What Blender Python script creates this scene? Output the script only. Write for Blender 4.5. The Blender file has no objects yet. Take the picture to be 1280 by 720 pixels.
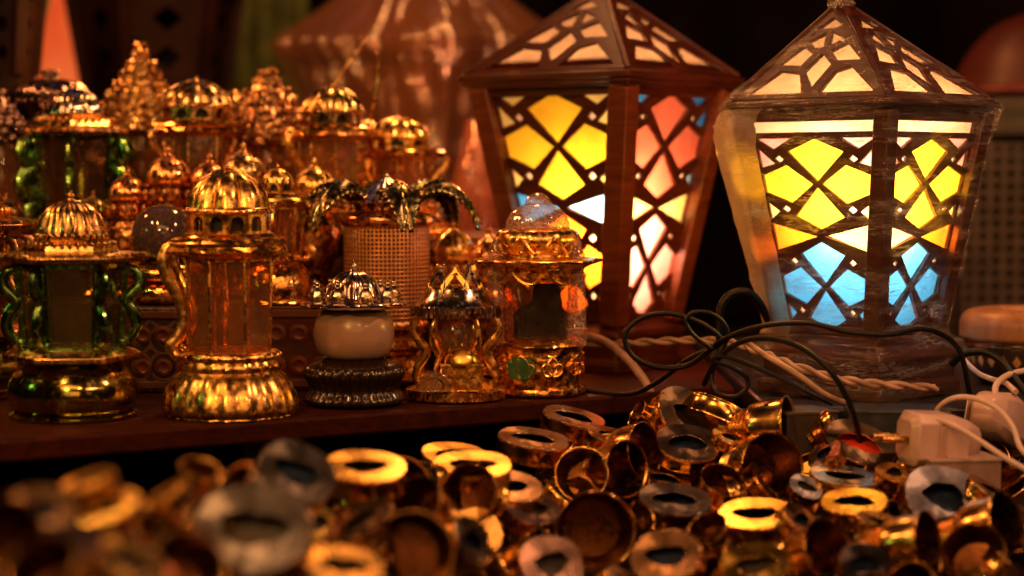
import bpy, bmesh, math, random
from math import sin, cos, pi, radians, sqrt
from mathutils import Vector, Matrix, noise

random.seed(11)
sc = bpy.context.scene
COL = sc.collection

# ------------------------------------------------------------------ camera
F = 2388.0                      # focal length in photo pixels (1280 wide)
CAMZ = 0.235
PITCH = radians(3.475)
cam_d = bpy.data.cameras.new('camera')
cam_d.sensor_width = 36.0
cam_d.lens = 36.0 * F / 1280.0
cam_d.clip_start = 0.05
cam_d.clip_end = 50
cam = bpy.data.objects.new('camera', cam_d)
COL.objects.link(cam)
cam.location = (0, 0, CAMZ)
cam.rotation_euler = (pi / 2 - PITCH, 0, 0)
sc.camera = cam
cam_d.dof.use_dof = True
cam_d.dof.focus_distance = 1.50
cam_d.dof.aperture_fstop = cam_d.lens / 1000 / 0.0225
cam_d.dof.aperture_blades = 0


def P(px, py, d):
    "the point that the photo shows at pixel (px, py), at depth d"
    x = (px - 640) / F
    v = (360 - py) / F
    dy = cos(PITCH) + v * sin(PITCH)
    dz = -sin(PITCH) + v * cos(PITCH)
    t = d / dy
    return Vector((x * t, d, CAMZ + dz * t))


def rowof(z, d):
    "photo row of height z at depth d"
    a = math.atan2(z - CAMZ, d) + PITCH
    return 360 - F * math.tan(a)


# ------------------------------------------------------------------ mesh helpers
def lathe(bm, prof, n=48, rot=0.0, mod=None, cap=True, c=(0, 0, 0), smooth=True, mi=0, arc=None):
    rings = []
    for (r, z) in prof:
        ring = []
        for k in range(n):
            th = 2 * pi * k / n + rot
            rr = max(r, 1e-5)
            zz = z
            if mod:
                m = mod(th, r, z)
                if isinstance(m, tuple):
                    rr, zz = max(m[0], 1e-5), m[1]
                else:
                    rr = rr * m
            ring.append(bm.verts.new((c[0] + rr * cos(th), c[1] + rr * sin(th), c[2] + zz)))
        rings.append(ring)
    for a, b in zip(rings[:-1], rings[1:]):
        for k in range(n):
            try:
                f = bm.faces.new((a[k], a[(k + 1) % n], b[(k + 1) % n], b[k]))
                f.smooth = smooth
                f.material_index = mi
            except ValueError:
                pass
    if cap:
        for ring, (r, z) in ((rings[0], prof[0]), (rings[-1], prof[-1])):
            if r > 1e-4:
                f = bm.faces.new(ring)
                f.material_index = mi
    return rings


def cr(pts, k=6):
    "smooth curve through points of any dimension"
    pts = [Vector(p) if len(p) == 3 else Vector((p[0], p[1], 0)) for p in pts]
    out = []
    n = len(pts)
    for i in range(n - 1):
        p0, p1, p2, p3 = pts[max(i - 1, 0)], pts[i], pts[i + 1], pts[min(i + 2, n - 1)]
        for j in range(k):
            t = j / k
            out.append(0.5 * ((2 * p1) + (p2 - p0) * t + (2 * p0 - 5 * p1 + 4 * p2 - p3) * t * t + (3 * p1 - p0 - 3 * p2 + p3) * t ** 3))
    out.append(pts[-1])
    return out


def cr2(pts, k=5):
    return [(max(v.x, 0), v.y) for v in cr(pts, k)]


def tube(bm, pts, r, n=8, closed=False, flat=1.0, mi=0):
    pts = [Vector(p) for p in pts]
    m = len(pts)
    rr = r if isinstance(r, (list, tuple)) else [r] * m
    if len(rr) != m:
        rr = [rr[min(int(i * len(rr) / m), len(rr) - 1)] for i in range(m)]
    rings = []
    prev = None
    for i in range(m):
        if closed:
            t = pts[(i + 1) % m] - pts[i - 1]
        else:
            t = pts[min(i + 1, m - 1)] - pts[max(i - 1, 0)]
        if t.length < 1e-9:
            t = Vector((0, 0, 1))
        t.normalize()
        if prev is None:
            up = Vector((0, 0, 1)) if abs(t.z) < 0.9 else Vector((1, 0, 0))
            a = t.cross(up).normalized()
        else:
            a = (prev - t * prev.dot(t))
            a = a.normalized() if a.length > 1e-6 else t.orthogonal().normalized()
        prev = a
        b = t.cross(a)
        rings.append([bm.verts.new(pts[i] + a * (rr[i] * cos(2 * pi * k / n)) + b * (rr[i] * flat * sin(2 * pi * k / n))) for k in range(n)])
    pairs = list(zip(rings[:-1], rings[1:]))
    if closed:
        pairs.append((rings[-1], rings[0]))
    for p, q in pairs:
        for k in range(n):
            f = bm.faces.new((p[k], p[(k + 1) % n], q[(k + 1) % n], q[k]))
            f.smooth = True
            f.material_index = mi
    if not closed:
        for ring in (rings[0], rings[-1]):
            f = bm.faces.new(ring)
            f.material_index = mi


def ball(bm, c, r, sz=1.0, n=10, m=6, mi=0):
    prof = [(r * sin(pi * i / m), -r * sz * cos(pi * i / m)) for i in range(m + 1)]
    lathe(bm, prof, n, c=c, cap=False, mi=mi)


def box(bm, c, size, rz=0.0, M=None, mi=0):
    R = Matrix.Rotation(rz, 3, 'Z')
    v = []
    for dx in (-.5, .5):
        for dy in (-.5, .5):
            for dz in (-.5, .5):
                p = Vector(c) + R @ Vector((dx * size[0], dy * size[1], dz * size[2]))
                if M is not None:
                    p = M @ p
                v.append(bm.verts.new(p))
    for q in ((0, 1, 3, 2), (4, 6, 7, 5), (0, 4, 5, 1), (2, 3, 7, 6), (0, 2, 6, 4), (1, 5, 7, 3)):
        f = bm.faces.new([v[i] for i in q])
        f.material_index = mi


def beam(bm, p0, p1, w, h, side):
    "straight bar of section w x h; side = direction of the w axis"
    p0, p1 = Vector(p0), Vector(p1)
    t = (p1 - p0).normalized()
    a = (Vector(side) - t * Vector(side).dot(t)).normalized()
    b = t.cross(a)
    r = []
    for p in (p0, p1):
        r.append([bm.verts.new(p + a * (w / 2 * i) + b * (h / 2 * j)) for i, j in ((-1, -1), (1, -1), (1, 1), (-1, 1))])
    for k in range(4):
        bm.faces.new((r[0][k], r[0][(k + 1) % 4], r[1][(k + 1) % 4], r[1][k]))
    bm.faces.new(r[0][::-1])
    bm.faces.new(r[1])


def plate(bm, outer, holes, th, M, mi=0):
    "flat plate with real holes, outline in the XY plane of matrix M"
    cu = bpy.data.curves.new('outline', 'CURVE')
    cu.dimensions = '2D'
    cu.fill_mode = 'BOTH'
    cu.extrude = th / 2
    for loop in [outer] + list(holes):
        sp = cu.splines.new('POLY')
        sp.points.add(len(loop) - 1)
        for p, q in zip(sp.points, loop):
            p.co = (q[0], q[1], 0, 1)
        sp.use_cyclic_u = True
    ob = bpy.data.objects.new('outline', cu)
    me = bpy.data.meshes.new_from_object(ob)
    me.transform(M)
    n0 = len(bm.faces)
    bm.from_mesh(me)
    bm.faces.ensure_lookup_table()
    for i in range(n0, len(bm.faces)):
        bm.faces[i].material_index = mi
    bpy.data.objects.remove(ob)
    bpy.data.curves.remove(cu)
    bpy.data.meshes.remove(me)


def obj(name, bm, mats, parent=None, bevel=0.0, sharp=35):
    bmesh.ops.remove_doubles(bm, verts=bm.verts, dist=2e-6)
    bmesh.ops.recalc_face_normals(bm, faces=bm.faces)
    me = bpy.data.meshes.new(name)
    bm.to_mesh(me)
    bm.free()
    for m in (mats if isinstance(mats, (list, tuple)) else [mats]):
        me.materials.append(m)
    if sharp:
        for p in me.polygons:
            p.use_smooth = True
        me.set_sharp_from_angle(angle=radians(sharp))
    o = bpy.data.objects.new(name, me)
    COL.objects.link(o)
    if parent is not None:
        o.parent = parent
    if bevel:
        b = o.modifiers.new('bevel', 'BEVEL')
        b.width = bevel
        b.segments = 2
        b.limit_method = 'ANGLE'
        b.angle_limit = radians(40)
    return o


def tag(o, label, cat, group=None, kind=None):
    o['label'] = label
    o['category'] = cat
    if group:
        o['group'] = group
    if kind:
        o['kind'] = kind
    return o


def struct(o):
    o['kind'] = 'structure'
    return o


def thing(name, label, cat, loc=(0, 0, 0), rz=0.0, group=None):
    o = bpy.data.objects.new(name, None)
    COL.objects.link(o)
    o.location = loc
    o.rotation_euler = (0, 0, rz)
    o.empty_display_size = 0.01
    return tag(o, label, cat, group)


# ------------------------------------------------------------------ materials
class NT:
    def __init__(self, name):
        self.m = bpy.data.materials.new(name)
        self.m.use_nodes = True
        self.t = self.m.node_tree
        self.t.nodes.clear()
        self.out = self.n('ShaderNodeOutputMaterial')

    def n(self, typ, **kw):
        nd = self.t.nodes.new(typ)
        for k, v in kw.items():
            if k in nd.inputs:
                nd.inputs[k].default_value = v
            else:
                setattr(nd, k, v)
        return nd

    def l(self, a, b):
        self.t.links.new(a, b)

    def coord(self, scale=(1, 1, 1), kind='Object'):
        tc = self.n('ShaderNodeTexCoord')
        mp = self.n('ShaderNodeMapping')
        mp.inputs['Scale'].default_value = scale
        self.l(tc.outputs[kind], mp.inputs['Vector'])
        return mp.outputs['Vector']

    def ramp(self, fac, stops):
        r = self.n('ShaderNodeValToRGB')
        el = r.color_ramp.elements
        while len(el) < len(stops):
            el.new(0.5)
        for e, (p, c) in zip(el, stops):
            e.position = p
            e.color = c if len(c) == 4 else (*c, 1)
        self.l(fac, r.inputs['Fac'])
        return r.outputs['Color']


def mul(c, k):
    return tuple(min(x * k, 1.0) for x in c[:3])


def metal(name, col, rough=0.2, dirt=0.45, bump=0.15, bscale=180, pattern=None, pscale=90, pstr=0.5, metallic=1.0, alt=None):
    "aged metal: colour drift, grime in a noise of its own, uneven polish, dents, optional embossing"
    t = NT(name)
    v = t.coord()
    n1 = t.n('ShaderNodeTexNoise', Scale=45.0, Detail=5.0, Roughness=0.65)
    t.l(v, n1.inputs['Vector'])
    base = t.ramp(n1.outputs['Fac'], [(0.28, mul(col, dirt)), (0.5, col), (0.75, alt or mul(col, 1.12))])
    n2 = t.n('ShaderNodeTexNoise', Scale=float(bscale), Detail=3.0)
    t.l(v, n2.inputs['Vector'])
    rg = t.ramp(n2.outputs['Fac'], [(0.35, (rough * 0.75,) * 3), (0.55, (rough * 1.1,) * 3), (0.72, (rough * 2.4,) * 3)])
    b = t.n('ShaderNodeBsdfPrincipled', Metallic=metallic)
    t.l(base, b.inputs['Base Color'])
    t.l(rg, b.inputs['Roughness'])
    bp = t.n('ShaderNodeBump', Strength=bump, Distance=0.001)
    t.l(n1.outputs['Fac'], bp.inputs['Height'])
    nrm = bp.outputs['Normal']
    if pattern == 'scroll':
        w = t.n('ShaderNodeTexWave', wave_type='RINGS', Scale=float(pscale), Distortion=9.0, Detail=1.5)
        w.inputs['Detail Scale'].default_value = 0.6
        t.l(v, w.inputs['Vector'])
        h = w.outputs['Fac']
    elif pattern == 'cells':
        w = t.n('ShaderNodeTexVoronoi', Scale=float(pscale))
        t.l(v, w.inputs['Vector'])
        h = w.outputs['Distance']
    else:
        h = None
    if h is not None:
        b2 = t.n('ShaderNodeBump', Strength=pstr, Distance=0.0015)
        t.l(h, b2.inputs['Height'])
        t.l(nrm, b2.inputs['Normal'])
        nrm = b2.outputs['Normal']
    t.l(nrm, b.inputs['Normal'])
    t.l(b.outputs['BSDF'], t.out.inputs['Surface'])
    return t.m


def thin_glass(name, tint=(0.9, 0.8, 0.65), haze=0.12, hazecol=(0.8, 0.7, 0.6), rough=0.06, bump=0.3, bscale=120, pattern=False):
    "thin clear glass: see-through with fresnel reflection, smears and engraved bits"
    t = NT(name)
    v = t.coord()
    n1 = t.n('ShaderNodeTexNoise', Scale=float(bscale), Detail=4.0)
    t.l(v, n1.inputs['Vector'])
    bp = t.n('ShaderNodeBump', Strength=bump, Distance=0.001)
    t.l(n1.outputs['Fac'], bp.inputs['Height'])
    tr = t.n('ShaderNodeBsdfTransparent', Color=(*tint, 1))
    df = t.n('ShaderNodeBsdfDiffuse', Color=(*hazecol, 1))
    tl = t.n('ShaderNodeBsdfTranslucent', Color=(*hazecol, 1))
    mh = t.n('ShaderNodeMixShader', Fac=0.5)
    t.l(df.outputs[0], mh.inputs[1])
    t.l(tl.outputs[0], mh.inputs[2])
    if pattern:
        vo = t.n('ShaderNodeTexVoronoi', Scale=140.0, feature='DISTANCE_TO_EDGE')
        t.l(v, vo.inputs['Vector'])
        hz = t.ramp(vo.outputs['Distance'], [(0.02, (min(haze * 4, 0.6),) * 3), (0.09, (haze,) * 3)])
    else:
        hz = t.ramp(n1.outputs['Fac'], [(0.4, (haze * 0.75,) * 3), (0.75, (haze * 1.3,) * 3)])
    m1 = t.n('ShaderNodeMixShader')
    t.l(hz, m1.inputs[0])
    t.l(tr.outputs[0], m1.inputs[1])
    t.l(mh.outputs[0], m1.inputs[2])
    gl = t.n('ShaderNodeBsdfGlossy', Roughness=rough)
    t.l(bp.outputs[0], gl.inputs['Normal'])
    fr = t.n('ShaderNodeLayerWeight', Blend=0.25)
    t.l(bp.outputs[0], fr.inputs['Normal'])
    fm = t.n('ShaderNodeMath', operation='MULTIPLY_ADD')
    fm.inputs[1].default_value = 0.6
    fm.inputs[2].default_value = 0.05
    t.l(fr.outputs['Facing'], fm.inputs[0])
    m2 = t.n('ShaderNodeMixShader')
    t.l(fm.outputs[0], m2.inputs[0])
    t.l(m1.outputs[0], m2.inputs[1])
    t.l(gl.outputs[0], m2.inputs[2])
    t.l(m2.outputs[0], t.out.inputs['Surface'])
    return t.m


def pane(name, col, through=0.28):
    "coloured frosted pane that a bulb behind it lights up"
    t = NT(name)
    v = t.coord()
    n1 = t.n('ShaderNodeTexNoise', Scale=35.0, Detail=3.0)
    t.l(v, n1.inputs['Vector'])
    c = t.ramp(n1.outputs['Fac'], [(0.25, mul(col, 0.7)), (0.5, mul(col, .95)), (0.75, mul(col, 1.1))])
    tl = t.n('ShaderNodeBsdfTranslucent')
    t.l(c, tl.inputs['Color'])
    tr = t.n('ShaderNodeBsdfTransparent')
    t.l(c, tr.inputs['Color'])
    m1 = t.n('ShaderNodeMixShader', Fac=through)
    t.l(tl.outputs[0], m1.inputs[1])
    t.l(tr.outputs[0], m1.inputs[2])
    gl = t.n('ShaderNodeBsdfGlossy', Roughness=0.15)
    m2 = t.n('ShaderNodeMixShader', Fac=0.04)
    t.l(m1.outputs[0], m2.inputs[1])
    t.l(gl.outputs[0], m2.inputs[2])
    t.l(m2.outputs[0], t.out.inputs['Surface'])
    return t.m


def wood(name, c1, c2, rough=0.4, scale=(6, 6, 60), coat=0.12, spec=.3):
    t = NT(name)
    v = t.coord(scale)
    n1 = t.n('ShaderNodeTexNoise', Scale=4.0, Detail=6.0, Roughness=0.6, Distortion=0.6)
    t.l(v, n1.inputs['Vector'])
    c = t.ramp(n1.outputs['Fac'], [(0.3, c1), (0.7, c2)])
    b = t.n('ShaderNodeBsdfPrincipled', Roughness=rough)
    b.inputs['Specular IOR Level'].default_value = spec
    b.inputs['Coat Weight'].default_value = coat
    b.inputs['Coat Roughness'].default_value = 0.25
    t.l(c, b.inputs['Base Color'])
    bp = t.n('ShaderNodeBump', Strength=0.25, Distance=0.001)
    t.l(n1.outputs['Fac'], bp.inputs['Height'])
    t.l(bp.outputs[0], b.inputs['Normal'])
    t.l(b.outputs[0], t.out.inputs['Surface'])
    return t.m


def plain(name, col, rough=0.5, nscale=60, var=0.25, spec=0.5, coat=0.0, bump=0.1):
    t = NT(name)
    v = t.coord()
    n1 = t.n('ShaderNodeTexNoise', Scale=float(nscale), Detail=5.0)
    t.l(v, n1.inputs['Vector'])
    c = t.ramp(n1.outputs['Fac'], [(0.3, mul(col, 1 - var)), (0.7, mul(col, 1 + var))])
    b = t.n('ShaderNodeBsdfPrincipled', Roughness=rough)
    b.inputs['Specular IOR Level'].default_value = spec
    b.inputs['Coat Weight'].default_value = coat
    t.l(c, b.inputs['Base Color'])
    bp = t.n('ShaderNodeBump', Strength=bump, Distance=0.001)
    t.l(n1.outputs['Fac'], bp.inputs['Height'])
    t.l(bp.outputs[0], b.inputs['Normal'])
    t.l(b.outputs[0], t.out.inputs['Surface'])
    return t.m


def film(name, lo=0.03, hi=1.0, scale=(10, 10, 90), col=(0.85, 0.70, 0.60), rough=0.12, gloss=0.6, trans=.5):
    "stretched cling film: clear, with bright crease streaks painted in as pale lines"
    t = NT(name)
    v = t.coord(scale)
    rot = t.n('ShaderNodeMapping')
    rot.inputs['Rotation'].default_value = (0.5, 0.45, 0.3)
    t.l(v, rot.inputs['Vector'])
    n1 = t.n('ShaderNodeTexNoise', Scale=3.2, Detail=6.0, Roughness=0.7, Distortion=1.2)
    t.l(rot.outputs[0], n1.inputs['Vector'])
    sb = t.n('ShaderNodeMath', operation='SUBTRACT')
    sb.inputs[1].default_value = 0.5
    t.l(n1.outputs['Fac'], sb.inputs[0])
    ab = t.n('ShaderNodeMath', operation='ABSOLUTE')
    t.l(sb.outputs[0], ab.inputs[0])
    line = t.ramp(ab.outputs[0], [(0.0, (1,) * 3), (0.012, (.5,) * 3), (0.045, (0,) * 3)])
    n2 = t.n('ShaderNodeTexNoise', Scale=1.1, Detail=2.0)
    t.l(rot.outputs[0], n2.inputs['Vector'])
    mask = t.ramp(n2.outputs['Fac'], [(0.42, (.1,) * 3), (0.62, (1,) * 3)])
    mm = t.n('ShaderNodeMath', operation='MULTIPLY')
    t.l(line, mm.inputs[0])
    t.l(mask, mm.inputs[1])
    ma = t.n('ShaderNodeMath', operation='MULTIPLY_ADD')
    ma.inputs[1].default_value = hi
    ma.inputs[2].default_value = lo
    ma.use_clamp = True
    t.l(mm.outputs[0], ma.inputs[0])
    fac = ma.outputs[0]
    bp = t.n('ShaderNodeBump', Strength=0.9, Distance=0.004)
    t.l(n1.outputs['Fac'], bp.inputs['Height'])
    tr = t.n('ShaderNodeBsdfTransparent', Color=(0.97, 0.96, 0.95, 1))
    gl = t.n('ShaderNodeBsdfGlossy', Roughness=rough)
    t.l(bp.outputs[0], gl.inputs['Normal'])
    df = t.n('ShaderNodeBsdfTranslucent', Color=(*col, 1))
    d2 = t.n('ShaderNodeBsdfDiffuse', Color=(*col, 1))
    md = t.n('ShaderNodeMixShader', Fac=1 - trans)
    t.l(df.outputs[0], md.inputs[1])
    t.l(d2.outputs[0], md.inputs[2])
    m1 = t.n('ShaderNodeMixShader', Fac=gloss)
    t.l(md.outputs[0], m1.inputs[1])
    t.l(gl.outputs[0], m1.inputs[2])
    m2 = t.n('ShaderNodeMixShader')
    t.l(fac, m2.inputs[0])
    t.l(tr.outputs[0], m2.inputs[1])
    t.l(m1.outputs[0], m2.inputs[2])
    t.l(m2.outputs[0], t.out.inputs['Surface'])
    return t.m


GOLD = metal('gold', (0.82, 0.46, 0.13), 0.26, bump=0.06, dirt=.22, alt=(0.70, 0.46, 0.16))
GOLDF = metal('gold_filigree', (0.88, 0.46, 0.12), 0.2, bump=0.03, pattern='scroll', pscale=42, pstr=0.45)
GOLDC = metal('gold_hammered', (0.90, 0.48, 0.13), 0.17, bump=0.05, pattern='cells', pscale=170, pstr=0.5)
COPPER = metal('copper', (0.72, 0.34, 0.13), 0.23, bump=0.06, dirt=.22)
COPPERF = metal('copper_embossed', (0.80, 0.37, 0.13), 0.22, bump=0.05, pattern='cells', pscale=150, pstr=0.5)
SILVER = metal('silver', (0.74, 0.60, 0.50), 0.16, dirt=0.5, bump=0.05)
PEWTER = metal('dark_pewter', (0.30, 0.20, 0.18), 0.22, bump=0.1)
BRONZE = metal('dark_bronze', (0.45, 0.25, 0.11), 0.25, bump=0.06, pattern='cells', pscale=130, pstr=0.4)
GREEN = metal('green_lacquered_metal', (0.13, 0.27, 0.075), 0.2, bump=0.06, alt=(0.34, 0.38, 0.10))
GREENG = metal('green_gold_metal', (0.40, 0.40, 0.10), 0.18, bump=0.08, alt=(0.75, 0.46, 0.12))
OLIVE = metal('olive_gold_bowl', (0.42, 0.32, 0.08), 0.15, dirt=0.35, bump=0.07, alt=(0.22, 0.36, 0.10))
PALM = metal('green_bronze_leaf', (0.26, 0.22, 0.10), 0.22, bump=0.06, dirt=.4, alt=(0.50, 0.34, 0.17))
BRASS = metal('brass', (0.74, 0.42, 0.13), 0.19, dirt=0.45, bump=0.02, bscale=60)
BRASSD = metal('shaded_brass_inside', (0.12, 0.045, 0.015), 0.3, dirt=0.5, bump=0.03)  # brass darkened to paint shade into the cup mouths
NICKEL = metal('satin_nickel_face', (0.60, 0.38, 0.24), 0.2, dirt=0.88, bump=0.008, bscale=40)
NICKELB = metal('cool_reflection_face', (0.25, 0.225, 0.24), 0.2, dirt=0.88, bump=0.008, bscale=40)  # nickel tinted to paint in a bluish reflection
YFACE = metal('yellow_lit_brass_face', (0.90, 0.55, 0.12), 0.22, dirt=0.85, bump=0.008, bscale=40)  # brass yellowed to paint in light reflected from the lanterns
AMBERGL = thin_glass('amber_glass', (0.90, 0.58, 0.30), 0.20, (0.66, 0.33, 0.15))
ENGRAVED = thin_glass('engraved_glass', (0.90, 0.66, 0.46), 0.05, (0.75, 0.48, 0.32))
GREENGL = thin_glass('greenish_glass', (0.62, 0.70, 0.40), 0.07, (0.5, 0.4, 0.2))
PINKGL = thin_glass('rosy_glass', (0.95, 0.80, 0.74), 0.2, (0.85, 0.6, 0.52), pattern=True)
BUBBLE = thin_glass('bubbled_glass', (0.90, 0.62, 0.38), 0.22, (0.7, 0.42, 0.22), bump=0.8, bscale=90)
FROST = plain('frosted_white_glass', (0.34, 0.20, 0.14), 0.3, 40, 0.12, coat=0.3, bump=0.03)
DGLOBE = plain('speckled_dark_glass', (0.06, 0.035, 0.035), 0.07, 400, 0.5, coat=0.6, bump=0.06)
BLACKBASE = plain('dark_resin', (0.016, 0.007, 0.004), 0.24, 80, 0.3, coat=0.12)
INNER = plain('dark_inside', (0.02, 0.010, 0.006), 0.6)  # near black, paints in the shade inside hollow parts
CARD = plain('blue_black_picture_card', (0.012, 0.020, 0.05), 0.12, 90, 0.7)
MAHOG = wood('mahogany', (0.026, 0.0045, 0.002), (0.075, 0.015, 0.0045), 0.36)
MAHOGL = wood('light_mahogany', (0.06, 0.012, 0.004), (0.15, 0.038, 0.011), 0.3)
DWOOD = wood('dark_stained_wood', (0.05, 0.016, 0.008), (0.12, 0.038, 0.016), 0.4)
SHELFW = wood('shelf_wood', (0.016, 0.0025, 0.0008), (0.045, 0.007, 0.002), 0.6, (3, 40, 40), coat=0, spec=.08)
TABLEM = plain('dark_table_cloth', (0.016, 0.007, 0.005), 0.7, 200, 0.4, spec=0.2)
P_Y = pane('yellow_pane', (1.0, 0.60, 0.028))
P_PY = pane('pale_yellow_pane', (0.95, 0.68, 0.20))
P_O = pane('orange_pane', (1.0, 0.22, 0.012))
P_R = pane('salmon_pane', (0.85, 0.17, 0.09))
P_B = pane('blue_pane', (0.05, 0.30, 0.78))
P_LB = pane('pale_blue_pane', (0.30, 0.64, 0.92))
P_P = pane('pink_pane', (0.92, 0.34, 0.30))
P_W = pane('white_pane', (0.90, 0.62, 0.40))
P_YC = pane('clear_amber_pane', (1.0, 0.50, 0.06), .95)  # clear pane made up for the hidden face, lets bulb light reach the film
P_KC = pane('clear_rose_pane', (1.0, 0.52, 0.32), .95)  # rose pane of the same hidden face, made up to colour the film's glow
P_C = pane('cream_roof_pane', (0.36, 0.175, 0.085), 0.02)
# ------------------------------------------------------------------ setting
SHELF_Z = 0.052

bm = bmesh.new()


def smooth01(t):
    t = min(max(t, 0), 1)
    return t * t * (3 - 2 * t)


def table_h(x, y):
    return -.04 + .085 * smooth01(-x / .28) * smooth01((1.2 - y) / .25)


gx = [-2.5 + 5.0 * i / 100 for i in range(101)]
gy = [-.2 + 4.2 * i / 120 for i in range(121)]
gv = [[bm.verts.new((x, y, table_h(x, y))) for x in gx] for y in gy]
for j in range(120):
    for i in range(100):
        bm.faces.new((gv[j][i], gv[j][i + 1], gv[j + 1][i + 1], gv[j + 1][i]))
struct(obj('table_cloth', bm, TABLEM, sharp=80))

WALLM = plain('dark_back_curtain', (0.004, 0.0015, 0.001), 0.9, 5, 0.8, spec=0.1)
bm = bmesh.new()
N = 90
rows = []
for j in (0, 1):
    rows.append([bm.verts.new((-2.4 + 4.8 * i / N, 3.3 + 0.05 * sin(i * 1.1) + 0.02 * sin(i * 2.7), -0.02 + 2.2 * j)) for i in range(N + 1)])
for i in range(N):
    bm.faces.new((rows[0][i], rows[0][i + 1], rows[1][i + 1], rows[1][i]))
struct(obj('backdrop', bm, WALLM, sharp=80))

# the shelf board that carries the small lanterns; its front edge runs away to the right
SL = 0.605


def edge_d(x):
    return 1.51 + SL * x


bm = bmesh.new()
x0, x1 = -0.75, 0.19
top, bot = SHELF_Z, SHELF_Z - 0.017
fr = []
pts = [(x0, edge_d(x0)), (x1, edge_d(x1)), (x1, 2.55), (x0, 2.55)]
prof_front = []
va = [bm.verts.new((x, y, top)) for x, y in pts]
vb = [bm.verts.new((x, y, bot)) for x, y in pts]
bm.faces.new(va)
bm.faces.new(vb[::-1])
for k in range(4):
    bm.faces.new((va[k], vb[k], vb[(k + 1) % 4], va[(k + 1) % 4]))
shelf = thing('display_shelf', 'long dark red wooden shelf board carrying the rows of small metal lanterns', 'shelf')
obj('board', bm, SHELFW, shelf, bevel=0.003)
for x in (-0.6, -0.2, 0.15):
    bm = bmesh.new()
    box(bm, (x, edge_d(x) + 0.22, (bot - .04) / 2), (0.05, 0.05, bot + .04 - 0.002))
    obj('leg', bm, DWOOD, shelf)

# stepped riser behind
riser = thing('stepped_riser', 'dark wooden stepped riser hidden behind the front lanterns', 'riser')
bm = bmesh.new()
box(bm, (-0.33, 1.685, SHELF_Z + 0.0355 + 0.0005), (0.32, 0.064, 0.0707))
obj('lower_step', bm, DWOOD, riser, bevel=0.002)
bm = bmesh.new()
box(bm, (-0.27, 1.86, SHELF_Z + 0.0615 + 0.0005), (0.58, 0.24, 0.1225))
obj('upper_step', bm, DWOOD, riser, bevel=0.002)
TIER2 = SHELF_Z + 0.0717
TIER3 = SHELF_Z + 0.1235

crate = thing('display_crate', 'low dark crate under the plastic wrapped lantern', 'crate', (0.41, 1.80, -.04))
bm = bmesh.new()
box(bm, (0, 0, 0.0457), (0.42, 0.62, 0.0905))
obj('crate_body', bm, plain('black_painted_board', (0.02, 0.016, 0.02), 0.35, 60, 0.4), crate, bevel=0.003)
bm = bmesh.new()
for zz in (0.02, 0.075):
    box(bm, (0, -0.312, zz), (0.418, 0.004, 0.012))
obj('slat', bm, DWOOD, crate, bevel=0.001)


# ------------------------------------------------------------------ big stained glass lanterns
def kites(tc, h, cols, bow=None):
    "a rosette of four kites with little squares and triangles; u across -1..1, t down the panel"
    A = []

    def add(pts, c):
        A.append(([(u, tc + v * h) for u, v in pts], c))
    add([(0, -.94), (.47, -.67), (0, -.05), (-.47, -.67)], cols['top'])
    add([(0, .05), (.47, .67), (0, .94), (-.47, .67)], cols['bot'])
    for s in (-1, 1):
        add([(.97 * s, -.17), (.50 * s, -.40), (.07 * s, 0), (.50 * s, .40), (.97 * s, .17)], cols['side'] if s < 0 else cols.get('side2', cols['side']))
        add([(.96 * s, -.95), (.38 * s, -.95), (.70 * s, -.72)], cols['corner'])
        add([(.96 * s, -.78), (.96 * s, -.34), (.70 * s, -.43)], cols['corner'])
        q = .085
        for sv in (-1, 1):
            uu, vv = .62 * s, .52 * sv
            add([(uu, vv - q), (uu + q, vv), (uu, vv + q), (uu - q, vv)], 'W')
        add([(.96 * s, .76), (.96 * s, .36), (.75 * s, .57)], cols['low'])
    if bow:
        for s in (-1, 1):
            add([(.96 * s, .86), (.05 * s, 1.12), (.96 * s, 1.42)], bow[0] if s < 0 else bow[1])
    return A


PANES = {'Y': P_Y, 'PY': P_PY, 'O': P_O, 'R': P_R, 'B': P_B, 'LB': P_LB, 'P': P_P, 'W': P_W, 'YC': P_YC, 'KC': P_KC}
PK = list(PANES)

ROOF_OLD = [[(-.80, .93), (-.50, .70), (-.14, .80), (-.22, .93)], [(.80, .93), (.50, .70), (.14, .78), (.30, .93)],
        [(-.26, .66), (.02, .50), (.30, .62), (.02, .76)], [(-.66, .60), (-.46, .48), (-.36, .60), (-.52, .67)],
        [(.64, .58), (.44, .46), (.36, .56), (.54, .66)], [(-.46, .40), (-.12, .34), (-.10, .46), (-.40, .52)],
        [(.48, .38), (.12, .36), (.10, .46), (.40, .50)], [(-.28, .22), (.30, .20), (.10, .31), (-.16, .30)],
        [(0, .84), (.06, .90), (0, .95), (-.06, .90)]]


ROOF = [[(-.93, .95), (-.70, .69), (-.28, .73), (-.10, .95)], [(.93, .95), (.66, .67), (.36, .72), (.14, .95)],
        [(-.22, .70), (.0, .52), (.28, .65), (.03, .89)], [(-.88, .63), (-.64, .43), (-.22, .52), (-.34, .65)],
        [(.89, .61), (.66, .41), (.22, .49), (.40, .61)], [(-.58, .38), (-.08, .28), (-.02, .46), (-.22, .46)],
        [(.62, .36), (.10, .28), (.14, .44), (.34, .41)], [(-.66, .25), (-.1, .12), (.60, .22), (.0, .25)],
        [(-.66, .30), (-.56, .28), (-.50, .31), (-.60, .335)]]


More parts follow.
